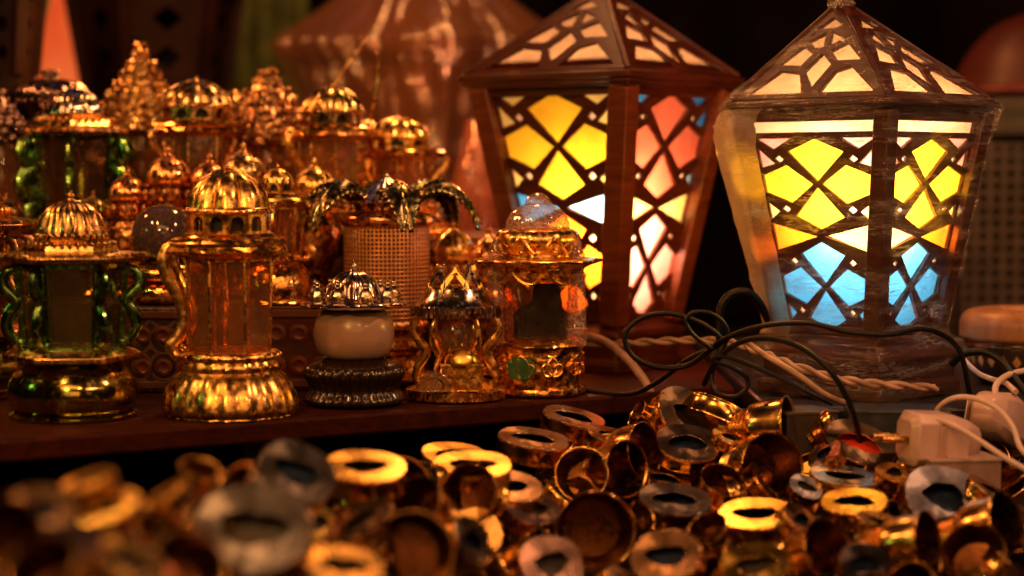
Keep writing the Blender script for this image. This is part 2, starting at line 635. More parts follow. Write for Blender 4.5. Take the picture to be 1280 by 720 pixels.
def big_lantern(name, label, px, d, zb, phi, lean, yy, RR, panels, woodm, postm, roof_shift=0):
    """yy: photo rows of apex, eave top, eave bottom, body top, body bottom, base rows; RR: half diagonals in px"""
    s = d / F
    base = P(px, rowof(zb, d), d)
    root = thing(name, label, 'lantern', (base.x, d, zb), radians(-45 + phi))
    by = rowof(zb, d)
    Z = lambda y: (by - y) * s
    if lean:
        root.rotation_euler = (0, radians(lean) * cos(radians(-45 + phi)), radians(-45 + phi))
        root.rotation_mode = 'XYZ'
        q = Matrix.Rotation(radians(lean), 3, 'Y') @ Matrix.Rotation(radians(-45 + phi), 3, 'Z')
        root.rotation_euler = q.to_euler()
    q45 = pi / 4
    # base
    bm = bmesh.new()
    lathe(bm, [(r * s, Z(y)) for r, y in RR['base']], 4, rot=q45, smooth=False)
    obj('base', bm, woodm, root, bevel=0.0015)
    z1, z0 = Z(yy['btop']), Z(yy['bbot'])
    R1, R0 = RR['btop'] * s, RR['bbot'] * s
    pw = RR['post'] * s
    for k in range(4):
        a = -q45 + k * pi / 2
        bm = bmesh.new()
        dr = pw * 0.62
        beam(bm, ((R0 - dr) * cos(a), (R0 - dr) * sin(a), z0), ((R1 - dr) * cos(a), (R1 - dr) * sin(a), z1), pw, pw, (cos(a + q45), sin(a + q45), 0))
        obj('post', bm, postm, root, bevel=0.0012)
    a1, a0 = (R1 - pw * .3) / sqrt(2), (R0 - pw * .3) / sqrt(2)
    for k in range(4):
        Rz = Matrix.Rotation(k * pi / 2, 4, 'Z')
        slope = Vector((0, -(a1 - a0), z1 - z0))
        L = slope.length
        up = slope.normalized()
        ex = Vector((1, 0, 0))
        nn = ex.cross(up)
        M = Matrix(((ex.x, up.x, nn.x, 0), (ex.y, up.y, nn.y, -a0 + pw * .30), (ex.z, up.z, nn.z, z0), (0, 0, 0, 1)))
        M = Rz @ M
        hb, ht = a0 - pw * .62, a1 - pw * .62
        hw = lambda t: ht + (hb - ht) * t
        m0, mt = panels['m0'], panels['m1']
        yl = lambda t: L * (1 - (m0 + (mt - m0) * t))
        pcs = panels['faces'][k]
        holes = []
        mats = [PANES[c] for c in PK]
        gb = bmesh.new()
        for pts, c in pcs:
            hp = [(u * hw(t) * 0.985, yl(t)) for u, t in pts]
            holes.append(hp)
            cx = sum(p[0] for p in hp) / len(hp)
            cy = sum(p[1] for p in hp) / len(hp)
            g = [(cx + (p[0] - cx) * 1.0 + (0.0016 if p[0] > cx else -0.0016), cy + (p[1] - cy) + (0.0016 if p[1] > cy else -0.0016)) for p in hp]
            vs = [gb.verts.new(M @ Vector((p[0], p[1], -0.0023 - 0.00025 * (len(holes) % 5)))) for p in g]
            f = gb.faces.new(vs)
            f.material_index = PK.index(c)
        bm = bmesh.new()
        tt, tb = -m0 / (mt - m0), (1 - m0) / (mt - m0)
        outer = [(-hw(tt) - pw * .3, L), (hw(tt) + pw * .3, L), (hw(tb) + pw * .3, 0), (-hw(tb) - pw * .3, 0)]
        plate(bm, outer, holes, 0.0036, M)
        lat = obj('lattice_panel', bm, woodm, root, sharp=0)
        obj('stained_glass', gb, mats, lat, sharp=0)
        for zz, aa, hh in ((z1 - 0.004, a1, 0.009), (z0 + 0.004, a0, 0.008)):
            bm = bmesh.new()
            c = Rz @ Vector((0, -aa + pw * .42, zz))
            box(bm, c, (2 * aa - pw * 1.1, pw * .7, hh), k * pi / 2)
            obj('rail', bm, woodm, root, bevel=0.001)
    # eave + roof
    ze0, ze1, za = Z(yy['ebot']), Z(yy['etop']), Z(yy['apex'])
    Re = RR['eave'] * s
    bm = bmesh.new()
    e = ze1 - ze0
    rin = R1 * 0.93
    lathe(bm, [(rin, ze0), (Re * .93, ze0), (Re * .93, ze0 + e * .2), (Re * .965, ze0 + e * .25), (Re * .965, ze0 + e * .5), (Re, ze0 + e * .58), (Re, ze1), (Re * .96, ze1 + 0.0015), (rin, ze1 + 0.0012)], 4, rot=q45, smooth=False, cap=False)
    obj('eave', bm, woodm, root, bevel=0.0008)
    Ra = 0.07 * Re
    zt = za - (za - ze1) * 0.05
    for k in range(4):
        Rz = Matrix.Rotation(k * pi / 2, 4, 'Z')
        ab, at = Re * .955 / sqrt(2), Ra / sqrt(2)
        slope = Vector((0, ab - at, zt - ze1))
        L = slope.length
        up = slope.normalized()
        ex = Vector((1, 0, 0))
        nn = ex.cross(up)
        M = Rz @ Matrix(((ex.x, up.x, nn.x, 0), (ex.y, up.y, nn.y, -ab), (ex.z, up.z, nn.z, ze1 + 0.001), (0, 0, 0, 1)))
        hw = lambda t: at + (ab - at) * t
        holes = [[(u * hw(t) * 0.92, L * (1 - t)) for u, t in h] for h in ROOF]
        bm = bmesh.new()
        plate(bm, [(-ab, 0), (ab, 0), (at, L), (-at, L)], holes, 0.0034, M)
        rp = obj('roof_panel', bm, woodm, root, sharp=0)
        bm = bmesh.new()
        vs = [bm.verts.new(M @ Vector((x, y, -0.003))) for x, y in ((-ab * .97, 0.004), (ab * .97, 0.004), (at, L), (-at, L))]
        bm.faces.new(vs)
        obj('frosted_lining', bm, P_C, rp, sharp=0)
    bm = bmesh.new()
    for k in range(4):
        a = q45 + k * pi / 2
        beam(bm, (Re * .955 * cos(a), Re * .955 * sin(a), ze1 + 0.0015), (Ra * cos(a), Ra * sin(a), zt), 0.0055, 0.0055, (-sin(a), cos(a), 0))
    obj('hip', bm, woodm, root, bevel=0.001)
    bm = bmesh.new()
    q = Ra * 1.15
    lathe(bm, cr2([(q * 1.05, zt - .004), (q * 1.1, zt + .003), (q * .5, zt + .008), (q * .45, zt + .016), (q * .8, zt + .022), (q * .3, zt + .032), (0, zt + .036)]), 16)
    obj('finial', bm, woodm, root)
    if roof_shift:                       # the roof sits crooked: its top leans to one side
        for o in root.children_recursive:
            if o.name.split('.')[0] in ('roof_panel', 'frosted_lining', 'hip', 'finial'):
                for v in o.data.vertices:
                    t = (v.co.z - ze1) / (za - ze1) * roof_shift * s
                    rz = radians(-45 + phi)
                    v.co.x += t * cos(rz)
                    v.co.y -= t * sin(rz)
    return root, Z, s


def lamp_in(name, root, loc, power, col, rad=0.016):
    ld = bpy.data.lights.new(name, 'POINT')
    ld.energy = power
    ld.color = col
    ld.shadow_soft_size = rad
    o = bpy.data.objects.new(name, ld)
    COL.objects.link(o)
    o.parent = root
    o.location = loc
    return o


def stack(cols1, bow, cols2, c1=.245, h=.245, c2=.765):
    return kites(c1, h, cols1, bow) + [p for p in kites(c2, h, cols2) if True]


def strip_overlaps(pcs):
    return pcs


def two(c1, low1, bowl, bowr, c2, top1=None):
    A = kites(.245, .245, dict(top=c1, bot=c1, side=c1, corner=top1 or c1, low=low1), None)
    A += [([(-.96, .445), (-.05, .512), (-.96, .585)], bowl), ([(.96, .445), (.05, .512), (.96, .585)], bowr)]
    B = kites(.768, .245, dict(top=c2, bot=c2, side=c2, corner=c2, low=c2), None)
    # the second rosette has no corner triangles at its top: the bow-tie takes their place
    B = [b for b in B if not (b[1] == c2 and len(b[0]) == 3 and min(t for _, t in b[0]) < .768 - .1)]
    return A + B


fA = two('Y', 'PY', 'B', 'LB', 'O', 'PY')
fB = two('R', 'LB', 'PY', 'PY', 'P', 'B')
big1, Z1, s1 = big_lantern(
    'stained_glass_lantern', 'tall brown wooden lantern whose left panel glows yellow and right panel salmon and pink', 752, 1.80, SHELF_Z, 7.0, 0,
    dict(apex=-14, etop=97, ebot=113, btop=112, bbot=398),
    dict(eave=181, btop=166, bbot=101, post=27, base=[(104, 457), (104, 446), (98, 442), (98, 420), (108, 416), (108, 408), (96, 402), (96, 398)]),
    dict(m0=0.012, m1=.985, faces=[fA, fB, fA, fB]), MAHOG, MAHOGL)
lamp_in('lantern_bulb', big1, (0.034, -0.036, Z1(285)), 5.0, (1.0, 0.72, 0.42))

gA = two('Y', 'PY', 'O', 'PY', 'B', 'P')
gB = two('Y', 'PY', 'PY', 'O', 'B', 'P')


def squeeze(f, a, b):
    return [([(u, a + (b - a) * t) for u, t in pts], c) for pts, c in f]


cream = [([(-.97, .018), (.97, .018), (.97, .085), (-.97, .085)], 'W')]
gA = cream + squeeze(gA, .10, 1.0)
gB = cream + squeeze(gB, .10, 1.0)
big2, Z2, s2 = big_lantern(
    'stained_glass_lantern', 'wooden lantern with yellow and blue panes, wrapped in clear plastic film', 1074, 1.58, SHELF_Z, 0.3, 0,
    dict(apex=6, etop=128, ebot=141, btop=140, bbot=414),
    dict(eave=171, btop=164, bbot=107, post=22, base=[(128, 490), (128, 474), (120, 470), (122, 446), (126, 440), (112, 430), (106, 424), (106, 414)]),
    dict(m0=0.012, m1=.985, faces=[gA, gB, gA, [([(-.94, t0), (.94, t0), (.94, t0 + .29), (-.94, t0 + .29)], c0) for t0, c0 in ((.02, 'KC'), (.34, 'YC'), (.66, 'KC'))]]), MAHOG, MAHOG, roof_shift=-26)
lamp_in('lantern_bulb', big2, (0.022, -0.022, Z2(255)), 3.8, (1.0, 0.74, 0.44))

# the film: pulled tight from eave to base, bulging on the left, gathered at the top
FILM = film('cling_film')
bm = bmesh.new()
prof = [(128, 492), (134, 470), (137, 444), (131, 425), (113, 410), (126, 350), (141, 280), (155, 210), (170, 150), (176, 134), (170, 126), (130, 94), (88, 64), (52, 37), (26, 18), (13, 6), (15, -4), (22, -14)]
prof = [(v.x, v.y) for v in cr(prof, 11)]
n = 220


def film_mod(th, r, z):
    # square section with slightly rounded corners
    a = ((th + pi / 4) % (pi / 2)) - pi / 4
    sq = min(.7071 / cos(a), .985)
    p = Vector((cos(th) * 3, sin(th) * 3, z * 40))
    g = Vector((cos(th) * 5 + z * 26, sin(th) * 5, z * 14))
    w = 1.012 + 0.016 * noise.noise(p * 1.3) - .035 * abs(noise.noise(g)) - .018 * abs(noise.noise(g * 2.6)) - .008 * abs(noise.noise(g * 6))
    h = (z / s2)
    ang = math.atan2(sin(th + pi * .75), cos(th + pi * .75))   # 0 at the corner left of the picture
    bulge = math.exp(-(ang / .55) ** 2) * math.exp(-((h - 255) / 110) ** 2) * .05
    return sq * (w + bulge) * 1.012


rings = lathe(bm, [(r * s2, Z2(y)) for r, y in prof], n, rot=0, mod=film_mod, cap=False)
rz2 = radians(-45 + .3)
for v in bm.verts:                       # the film follows the crooked roof
    t = max(0, (v.co.z - Z2(128)) / (Z2(6) - Z2(128))) * -26 * s2
    v.co.x += t * cos(rz2)
    v.co.y -= t * sin(rz2)
obj('plastic_wrap', bm, FILM, big2, sharp=60)
bm = bmesh.new()
rows = []
for y, r in cr2([(136, 170), (146, 181), (170, 184), (200, 178), (250, 164), (300, 150), (350, 136), (400, 122), (418, 126)], 4):
    row = []
    for j in range(-8, 9):
        u = j / 8
        a = -pi * .75 - .15 + u * .42
        rr = (r - abs(u) ** 1.6 * r * .22 + 3 * noise.noise(Vector((u * 5, y * .05, 1)))) * s2 * (1 + .016 * noise.noise(Vector((u * 9, y * .13, 3))))
        row.append(bm.verts.new((rr * cos(a), rr * sin(a), Z2(y))))
    rows.append(row)
for ra, rb in zip(rows[:-1], rows[1:]):
    for j in range(16):
        bm.faces.new((ra[j], ra[j + 1], rb[j + 1], rb[j]))
obj('film_fold', bm, film('folded_film', .58, .4, (20, 20, 70), (1, .82, .58), .2, .10, .97), big2, sharp=80)
bm = bmesh.new()
for i in range(9):
    a = i * .7
    tube(bm, [(12 * s2 * cos(a), 12 * s2 * sin(a), Z2(8 - i * 1.2)), (15 * s2 * cos(a + .8), 15 * s2 * sin(a + .8), Z2(5 - i * 1.5)), (12 * s2 * cos(a + 1.7), 12 * s2 * sin(a + 1.7), Z2(6 - i * 1.3))], 0.002, 6)
lathe(bm, cr2([(13 * s2, Z2(14)), (16 * s2, Z2(6)), (12 * s2, Z2(-2)), (17 * s2, Z2(-10)), (24 * s2, Z2(-22))]), 20, cap=False, mod=lambda th, r, z: 1 + .14 * sin(th * 7 + z * 300))
for v in bm.verts:
    v.co.x += -28 * s2 * cos(rz2)
    v.co.y -= -28 * s2 * sin(rz2)
obj('gathered_film', bm, film('film_knot', .35, .8, (60, 60, 60)), big2)


# ------------------------------------------------------------------ helpers for the small lanterns
class Small:
    "a small lantern on the shelf: profiles are given as (radius, photo row) in photo pixels at its own depth"

    def __init__(self, name, label, cat, px, d, zb, rz=0.0, group=None):
        self.s = d / F
        self.by = rowof(zb, d)
        b = P(px, self.by, d)
        self.root = thing(name, label, cat, (b.x, d, zb), rz, group)

    def z(self, y):
        return (self.by - y) * self.s

    def pr(self, prof):
        return [(r * self.s, self.z(y)) for r, y in prof]

    def turn(self, part, prof, mat, n=48, mod=None, rot=0.0, smooth_k=0, cap=True, parent=None, sharp=35, extra=None, bevel=0):
        bm = bmesh.new()
        p = cr2(prof, smooth_k) if smooth_k else prof
        lathe(bm, self.pr(p), n, rot=rot, mod=mod, cap=cap)
        if extra:
            extra(bm)
        return obj(part, bm, mat, parent or self.root, sharp=sharp, bevel=bevel)

    def ribs(self, prof, k, r, rot=0.0):
        "raised meridian ribs over a dome"
        def f(bm):
            pp = self.pr(cr2(prof, 4))
            for i in range(k):
                a = 2 * pi * i / k + rot
                tube(bm, [(q * cos(a), q * sin(a), z) for q, z in pp], r * self.s, 6)
        return f

    def beads(self, r, y, k, br, sz=1.0, rot=0.0):
        def f(bm):
            for i in range(k):
                a = 2 * pi * i / k + rot
                ball(bm, (r * self.s * cos(a), r * self.s * sin(a), self.z(y)), br * self.s, sz, 8, 5)
        return f

    def arcade(self, r, y0, y1, k, mat, rot=0.0, part='arcade', fill=.62):
        "drum with real arched openings, one flat bay per opening"
        bm = bmesh.new()
        R = r * self.s
        H = (y1 - y0) * self.s
        w = 2 * R * sin(pi / k)
        ap = R * cos(pi / k)
        for i in range(k):
            a = 2 * pi * (i + .5) / k + rot
            ex = Vector((-sin(a), cos(a), 0))
            M = Matrix(((ex.x, 0, cos(a), ap * cos(a)), (ex.y, 0, sin(a), ap * sin(a)), (0, 1, 0, self.z(y1)), (0, 0, 0, 1)))
            hw = w * fill / 2
            hb, ht = H * .14, H * .86
            hole = [(-hw, hb), (hw, hb), (hw, ht - hw)] + [(hw * cos(t), ht - hw + hw * sin(t)) for t in (pi * .15, pi * .3, pi * .5, pi * .7, pi * .85)] + [(-hw, ht - hw)]
            plate(bm, [(-w / 2, 0), (w / 2, 0), (w / 2, H), (-w / 2, H)], [hole], 0.0022, M)
        o = obj(part, bm, mat, self.root)
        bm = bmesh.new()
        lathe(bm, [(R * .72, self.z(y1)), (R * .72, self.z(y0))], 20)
        obj('drum_shade', bm, INNER, o)  # dark core added as the shade behind the arches
        return o

    def handle(self, pts, a, mat, r=4.0, k=6, part='handle', flat=1.6):
        bm = bmesh.new()
        path = [(v.x * self.s * cos(a), v.x * self.s * sin(a), self.z(v.y)) for v in cr(pts, k)]
        m = len(path)
        rr = [r * self.s * (0.75 + .5 * sin(pi * i / (m - 1))) for i in range(m)]
        tube(bm, path, rr, 10, flat=flat)
        for e in (0, -1):
            ball(bm, path[e], r * 1.5 * self.s, 1, 10, 6)
        return obj(part, bm, mat, self.root)

    def posts(self, k, r0, y0, r1, y1, w, mat, rot=0.0, part='frame'):
        bm = bmesh.new()
        for i in range(k):
            a = 2 * pi * i / k + rot
            beam(bm, (r0 * self.s * cos(a), r0 * self.s * sin(a), self.z(y0)), (r1 * self.s * cos(a), r1 * self.s * sin(a), self.z(y1)), w * self.s, w * self.s, (-sin(a), cos(a), 0))
        for rr, yy in ((r0, y0), (r1, y1)):
            for i in range(k):
                a, b = 2 * pi * i / k + rot, 2 * pi * (i + 1) / k + rot
                q = rr * self.s
                beam(bm, (q * cos(a), q * sin(a), self.z(yy)), (q * cos(b), q * sin(b), self.z(yy)), w * .8 * self.s, w * .8 * self.s, (0, 0, 1))
        return obj(part, bm, mat, self.root, bevel=0.0004)

    def finial(self, y0, y1, r, mat, parent=None):
        h = y1 - y0
        return self.turn('finial', [(0, y0), (r * .35, y0 + h * .1), (r * .3, y0 + h * .25), (r * .8, y0 + h * .4), (r * .8, y0 + h * .55), (r * .35, y0 + h * .65), (r * .7, y0 + h * .8), (r, y1)], mat, 14, smooth_k=4, parent=parent)


def ripple(k, a):
    return lambda th, r, z: 1 + a * (abs(cos(k * th / 2)) - .5)
# ------------------------------------------------------------------ front row of small lanterns
TOPS = 0.0008
SH = SHELF_Z + TOPS

GOLDG = metal('gold_with_green_tarnish', (0.62, 0.36, 0.13), 0.24, dirt=.25, bump=0.06, alt=(0.34, 0.36, 0.12))
OLDGOLD = metal('old_bronze_gold', (0.60, 0.36, 0.15), 0.25, dirt=.25, bump=0.05, alt=(0.70, 0.48, 0.22))


def hex_lantern(label, px, d, zb, k, rz, gold, green, glass, bowl=True, ofs=0):
    L = Small('hexagonal_lantern', label, 'lantern', px, d, zb, rz)
    by = L.by
    Y = lambda h: by - h            # h: photo pixels above the base
    dome = [(3, Y(271 * k)), (16, Y(268 * k)), (32, Y(256 * k)), (41, Y(238 * k)), (43, Y(228 * k))]
    L.turn('dome', dome, gold, 96, ripple(22, .085), smooth_k=4, extra=L.beads(43, Y(226 * k), 30, 3.2))
    L.finial(Y(283 * k), Y(269 * k), 6, gold)
    L.turn('collar', [(40, Y(228 * k)), (46, Y(222 * k)), (42, Y(217 * k)), (56, Y(214 * k)), (58, Y(207 * k)), (50, Y(206 * k))], gold, 6, extra=L.beads(54, Y(216 * k), 36, 2.6, 1.6))
    L.turn('eave', [(52, Y(208 * k)), (94, Y(205 * k)), (98, Y(200 * k)), (95, Y(195 * k)), (70, Y(192 * k)), (58, Y(190 * k))], gold, 6, bevel=.0006)
    L.posts(6, 66, Y(189 * k), 60, Y(86 * k), 8, green)
    L.turn('glass_body', [(62, Y(191 * k)), (56, Y(84 * k))], glass, 6, cap=False)
    for i in range(6):
        a = pi / 3 * i
        L.handle([(66, Y(186 * k)), (80, Y(180 * k)), (84, Y(164 * k)), (74, Y(152 * k)), (67, Y(142 * k)), (76, Y(128 * k)), (80, Y(112 * k)), (72, Y(98 * k)), (62, Y(92 * k))], a, green, 4.5)
    L.turn('lower_eave', [(58, Y(88 * k)), (76, Y(84 * k)), (86, Y(78 * k)), (86, Y(72 * k)), (70, Y(69 * k)), (58, Y(66 * k))], gold, 6, bevel=.0006)
    if bowl:
        L.turn('base', [(56, Y(68 * k)), (66, Y(60 * k)), (77, Y(44 * k)), (80, Y(26 * k)), (77, Y(12 * k)), (72, Y(8 * k)), (78, Y(4 * k)), (78, Y(0))], OLIVE, 48, ripple(8, .03), smooth_k=3)
    return L


hex_lantern('green and gold six sided lantern with ribbed dome at the front left of the shelf', 92, 1.425, SH, 1.0, .18, GOLDG, GREEN, GREENGL)
hex_lantern('gold red six sided lantern cut off by the left edge of the photo', -38, 1.56, SH, 1.07, .5, COPPER, BRONZE, AMBERGL)

# domed glass lantern with scroll handles


def arcade_lantern(label, px, d, zb, K, rz, gold, glass, hang, base=True, n_arch=12, drum_n=8, handmat=None, rib=8, W=1.0):
    L = Small('domed_glass_lantern', label, 'lantern', px, d, zb, rz)
    by = L.by
    Y = lambda h: by - h * K
    KW = K * W
    R = lambda p: [(r * KW, Y(h)) for r, h in p]
    dome = R([(2, 310), (18, 307), (34, 296), (45, 280), (50, 262)])
    L.turn('dome', dome, gold, 96, ripple(rib, .16), smooth_k=4, extra=L.ribs([(r * .93, y) for r, y in dome], rib, 2.4 * K, pi / rib))
    L.finial(Y(318), Y(308), 5 * K, gold)
    L.turn('dome_rim', R([(48, 264), (55, 262), (57, 258), (54, 255), (50, 254)]), gold, 48, smooth_k=2, extra=L.beads(56 * KW, Y(258), 40, 2.2 * K))
    L.arcade(51 * KW, Y(256), Y(230), n_arch, gold)
    L.turn('cornice', R([(50, 231), (60, 230), (64, 226), (76, 224), (79, 219), (77, 214), (80, 208), (74, 204), (62, 199), (56, 196)]), GOLDF, drum_n, rot=pi / drum_n)
    L.turn('glass_body', R([(56, 199), (58, 150), (57, 100), (55, 72)]), glass, drum_n, rot=pi / drum_n, cap=False)
    L.posts(drum_n, 57 * KW, Y(197), 55 * KW, Y(78), 3.6 * K, gold, rot=pi / drum_n)
    for a in hang:
        L.handle(R([(66, 218), (78, 210), (82, 192), (74, 170), (62, 148), (56, 120), (64, 100), (74, 88), (68, 76)]), a, handmat or gold, 5.0 * K)
    L.turn('lower_ring', R([(55, 82), (62, 80), (65, 75), (62, 70), (58, 68)]), gold, 48, smooth_k=2, extra=L.beads(63 * KW, Y(75), 22, 4 * K))
    if base:
        L.turn('base', R([(60, 70), (64, 62), (62, 56), (70, 48), (80, 32), (85, 16), (85, 6), (80, 2), (80, 0)]), gold, 96, ripple(20, .05), smooth_k=3)
    return L


arcade_lantern('gold domed lantern with smoky amber glass beside the green lantern at the front', 288, 1.437, SH, .985, .1, GOLD, AMBERGL, (pi * 1.05, pi * .55, pi * .85))

# white globe jar with a crown lid
L = Small('globe_jar', 'white frosted globe jar under a silver crown lid on a dark ribbed base', 'jar', 443, 1.497, SH)
Y = lambda h: L.by - h
L.turn('base', [(50, Y(0)), (60, Y(3)), (61, Y(9)), (55, Y(18)), (57, Y(28)), (62, Y(38)), (58, Y(48)), (40, Y(56)), (34, Y(60))], BLACKBASE, 120, ripple(30, .07), smooth_k=3)
L.turn('globe', [(34, Y(57)), (44, Y(64)), (50, Y(80)), (50, Y(98)), (44, Y(113)), (38, Y(118))], FROST, 48, smooth_k=4)
lid = L.turn('crown_lid', [(40, Y(119)), (62, Y(123)), (63, Y(127)), (52, Y(130)), (36, Y(134)), (31, Y(146)), (24, Y(158)), (12, Y(166)), (0, Y(168))], SILVER, 96, smooth_k=2, mod=lambda th, r, z: 1 + (.05 * sin(12 * th) if r > 40 * L.s else .05 * sin(16 * th)))
L.finial(Y(180), Y(166), 6, SILVER, lid)
for i in range(9):
    a = 2 * pi * i / 9 + .2
    bm = bmesh.new()
    lathe(bm, L.pr(cr2([(8, Y(128)), (8.5, Y(136)), (6, Y(144)), (2.4, Y(149)), (3.2, Y(153)), (0, Y(157))], 3)), 12, c=(50 * L.s * cos(a), 50 * L.s * sin(a), 0), mod=ripple(6, .12))
    obj('spike', bm, SILVER, lid)

# gold candle lantern with flame crown, scroll arms and a tiny mosque at the foot
L = Small('candle_lantern', 'small gold lantern with flame crown and tiny mosque at its foot', 'lantern', 570, 1.535, SH)
Y = lambda h: L.by - h
dent = lambda bm: [box(bm, (L.s * 60.5 * cos(2 * pi * i / 56), L.s * 60.5 * sin(2 * pi * i / 56), L.z(Y(7))), (.0026, .0022, .0072), 2 * pi * i / 56) for i in range(56)]
L.turn('base', [(58, Y(0)), (60, Y(2)), (60, Y(12)), (57, Y(14)), (48, Y(17)), (30, Y(30)), (22, Y(40)), (18, Y(48)), (26, Y(52)), (24, Y(56))], GOLD, 56, extra=dent)
L.turn('glass_globe', [(20, Y(52)), (30, Y(60)), (34, Y(76)), (32, Y(92)), (26, Y(106))], BUBBLE, 40, smooth_k=4, cap=False)
L.turn('bead_ring', [(22, Y(50)), (25, Y(54)), (22, Y(58))], GOLD, 24, extra=L.beads(25, Y(56), 20, 3, 1.5))
lid = L.turn('lid', [(30, Y(104)), (52, Y(106)), (54, Y(110)), (54, Y(116)), (50, Y(119)), (44, Y(126)), (38, Y(138)), (30, Y(141)), (12, Y(143)), (0, Y(143))], SILVER, 48,
             extra=lambda bm: [box(bm, (L.s * 55 * cos(2 * pi * i / 48), L.s * 55 * sin(2 * pi * i / 48), L.z(Y(111))), (.003, .0026, .0085), 2 * pi * i / 48) for i in range(48)])
for i in range(8):
    a = 2 * pi * i / 8 - pi / 2
    bm = bmesh.new()
    ex = Vector((-sin(a), cos(a), 0))
    M = Matrix(((ex.x, 0, cos(a), L.s * 35 * cos(a)), (ex.y, 0, sin(a), L.s * 35 * sin(a)), (0, 1, 0, L.z(Y(130))), (0, 0, 0, 1)))
    q = L.s * 1.22
    out = [(-13 * q, 0), (-15 * q, 9 * q), (-9 * q, 19 * q), (-3 * q, 26 * q), (0, 33 * q), (3 * q, 26 * q), (9 * q, 19 * q), (15 * q, 9 * q), (13 * q, 0)]
    hole = [(x * .52, y * .55 + 4 * q) for x, y in out]
    plate(bm, out, [hole], .0045, M @ Matrix.Rotation(-.35, 4, 'X'))
    obj('flame_leaf', bm, YFACE if i % 2 == 0 else SILVER, lid, bevel=.0006)
for i in range(6):
    a = 2 * pi * i / 6 - pi / 2 + .55
    L.handle([(40, Y(106)), (50, Y(98)), (53, Y(84)), (44, Y(70)), (37, Y(60)), (42, Y(48)), (48, Y(38)), (50, Y(24)), (42, Y(18))], a, GOLD, 3.0, flat=1.7)
bm = bmesh.new()
q = L.s * 1.12
bx = 8 * q
M = Matrix.Translation((bx, -40 * q, L.z(Y(14))))
arch = lambda x, w, h: [(x - w, 2 * q), (x + w, 2 * q), (x + w, h)] + [(x + w * cos(t), h + w * sin(t)) for t in (.6, 1.2, pi / 2, 1.95, 2.5)] + [(x - w, h)]
Fm = Matrix(((1, 0, 0, bx), (0, 0, -1, -52 * q), (0, 1, 0, L.z(Y(14))), (0, 0, 0, 1)))
plate(bm, [(-22 * q, 0), (22 * q, 0), (22 * q, 28 * q), (-22 * q, 28 * q)], [arch(x * q, 4.4 * q, 12 * q) for x in (-13, 0, 13)], .002, Fm)
box(bm, (bx, -38 * q, L.z(Y(14)) + 14 * q), (42 * q, 24 * q, 27 * q))
box(bm, (bx, -38 * q, L.z(Y(14)) + 29 * q), (48 * q, 32 * q, 3 * q))
mosque = obj('mosque', bm, GOLD, L.root, bevel=.0004)
bm = bmesh.new()
lathe(bm, [(v.x * q, L.z(Y(44)) + v.y * q) for v in cr([(19, 0), (20, 5), (17, 13), (10, 19), (2, 22), (0, 26)], 4)], 32, c=(bx, -38 * q, 0))
obj('dome', bm, YFACE, mosque)
bm = bmesh.new()
Fm2 = Matrix(((1, 0, 0, -22 * q), (0, 0, -1, -54 * q), (0, 1, 0, L.z(Y(14))), (0, 0, 0, 1)))
big = [(-17 * q, 0), (17 * q, 0), (17 * q, 6 * q)] + [(17 * q * cos(t), 6 * q + 17 * q * sin(t)) for t in (.4, .8, 1.2, pi / 2, 1.95, 2.35, 2.75)] + [(-17 * q, 6 * q)]
plate(bm, big, [[(x * .62, y * .62 + 2 * q) for x, y in big]], .0035, Fm2)
plate(bm, [(x * .6, y * .6 + 2 * q) for x, y in big], [], .0015, Fm2 @ Matrix.Translation((0, 0, -.0015)))
obj('arch_gate', bm, SILVER, L.root, bevel=.0004)

# tall glass jar with gold scroll collar, picture card, arabesque foot and minarets
L = Small('glass_dome_jar', 'glass domed jar with gold scrollwork collar and foot before the salmon lantern', 'jar', 672, 1.572, SH)
Y = lambda h: L.by - h
GREENSTONE = plain('green_medallion', (0.05, 0.12, 0.05), .15, 50, .4, coat=.5)
ft = L.turn('foot', [(58, Y(0)), (61, Y(3)), (60, Y(9)), (55, Y(13)), (56, Y(30)), (57, Y(48)), (58, Y(58)), (60, Y(62)), (56, Y(67)), (50, Y(70))], GOLDF, 64, smooth_k=2)
bm = bmesh.new()
for i in range(5):                       # curling vines standing proud of the foot
    a0 = -pi / 2 + (i - 2) * .62
    for sgn in (-1, 1):
        path = []
        for j in range(22):
            t = j / 21
            rr = 15 * (1 - t * .8)
            ph = t * 7.5 * sgn
            aa = a0 + (sgn * 12 + rr * sin(ph)) / 57
            yy = 36 + rr * cos(ph)
            path.append((57.5 * L.s * cos(aa), 57.5 * L.s * sin(aa), L.z(Y(yy))))
        tube(bm, path, 1.6 * L.s, 6)
obj('scroll_relief', bm, GOLD, ft)
bm = bmesh.new()
a = -pi / 2 - .38
for w, mi in ((1.0, 0),):
    ring = []
    for j in range(24):
        t = 2 * pi * j / 24
        ring.append((58.6 * L.s * cos(a + 20 / 57 * cos(t)), 58.6 * L.s * sin(a + 20 / 57 * cos(t)), L.z(Y(36 + 15 * sin(t)))))
    vs = [bm.verts.new(p) for p in ring]
    c = bm.verts.new((61 * L.s * cos(a), 61 * L.s * sin(a), L.z(Y(36))))
    for j in range(24):
        bm.faces.new((vs[j], vs[(j + 1) % 24], c))
obj('medallion', bm, GREENSTONE, ft)
L.turn('glass_body', [(50, Y(66)), (51, Y(100)), (50, Y(146))], ENGRAVED, 48, cap=False)
bm = bmesh.new()
q = L.s
Fm = Matrix(((1, 0, 0, 6 * q), (0, 0, -1, 6 * q), (0, 1, 0, L.z(Y(70))), (0, 0, 0, 1)))
sky = [(-36 * q, 0), (36 * q, 0), (36 * q, 30 * q), (26 * q, 34 * q), (22 * q, 62 * q), (14 * q, 70 * q), (-10 * q, 72 * q), (-14 * q, 44 * q), (-30 * q, 36 * q), (-36 * q, 30 * q)]
plate(bm, sky, [], .002, Fm)
obj('picture_card', bm, CARD, L.root)
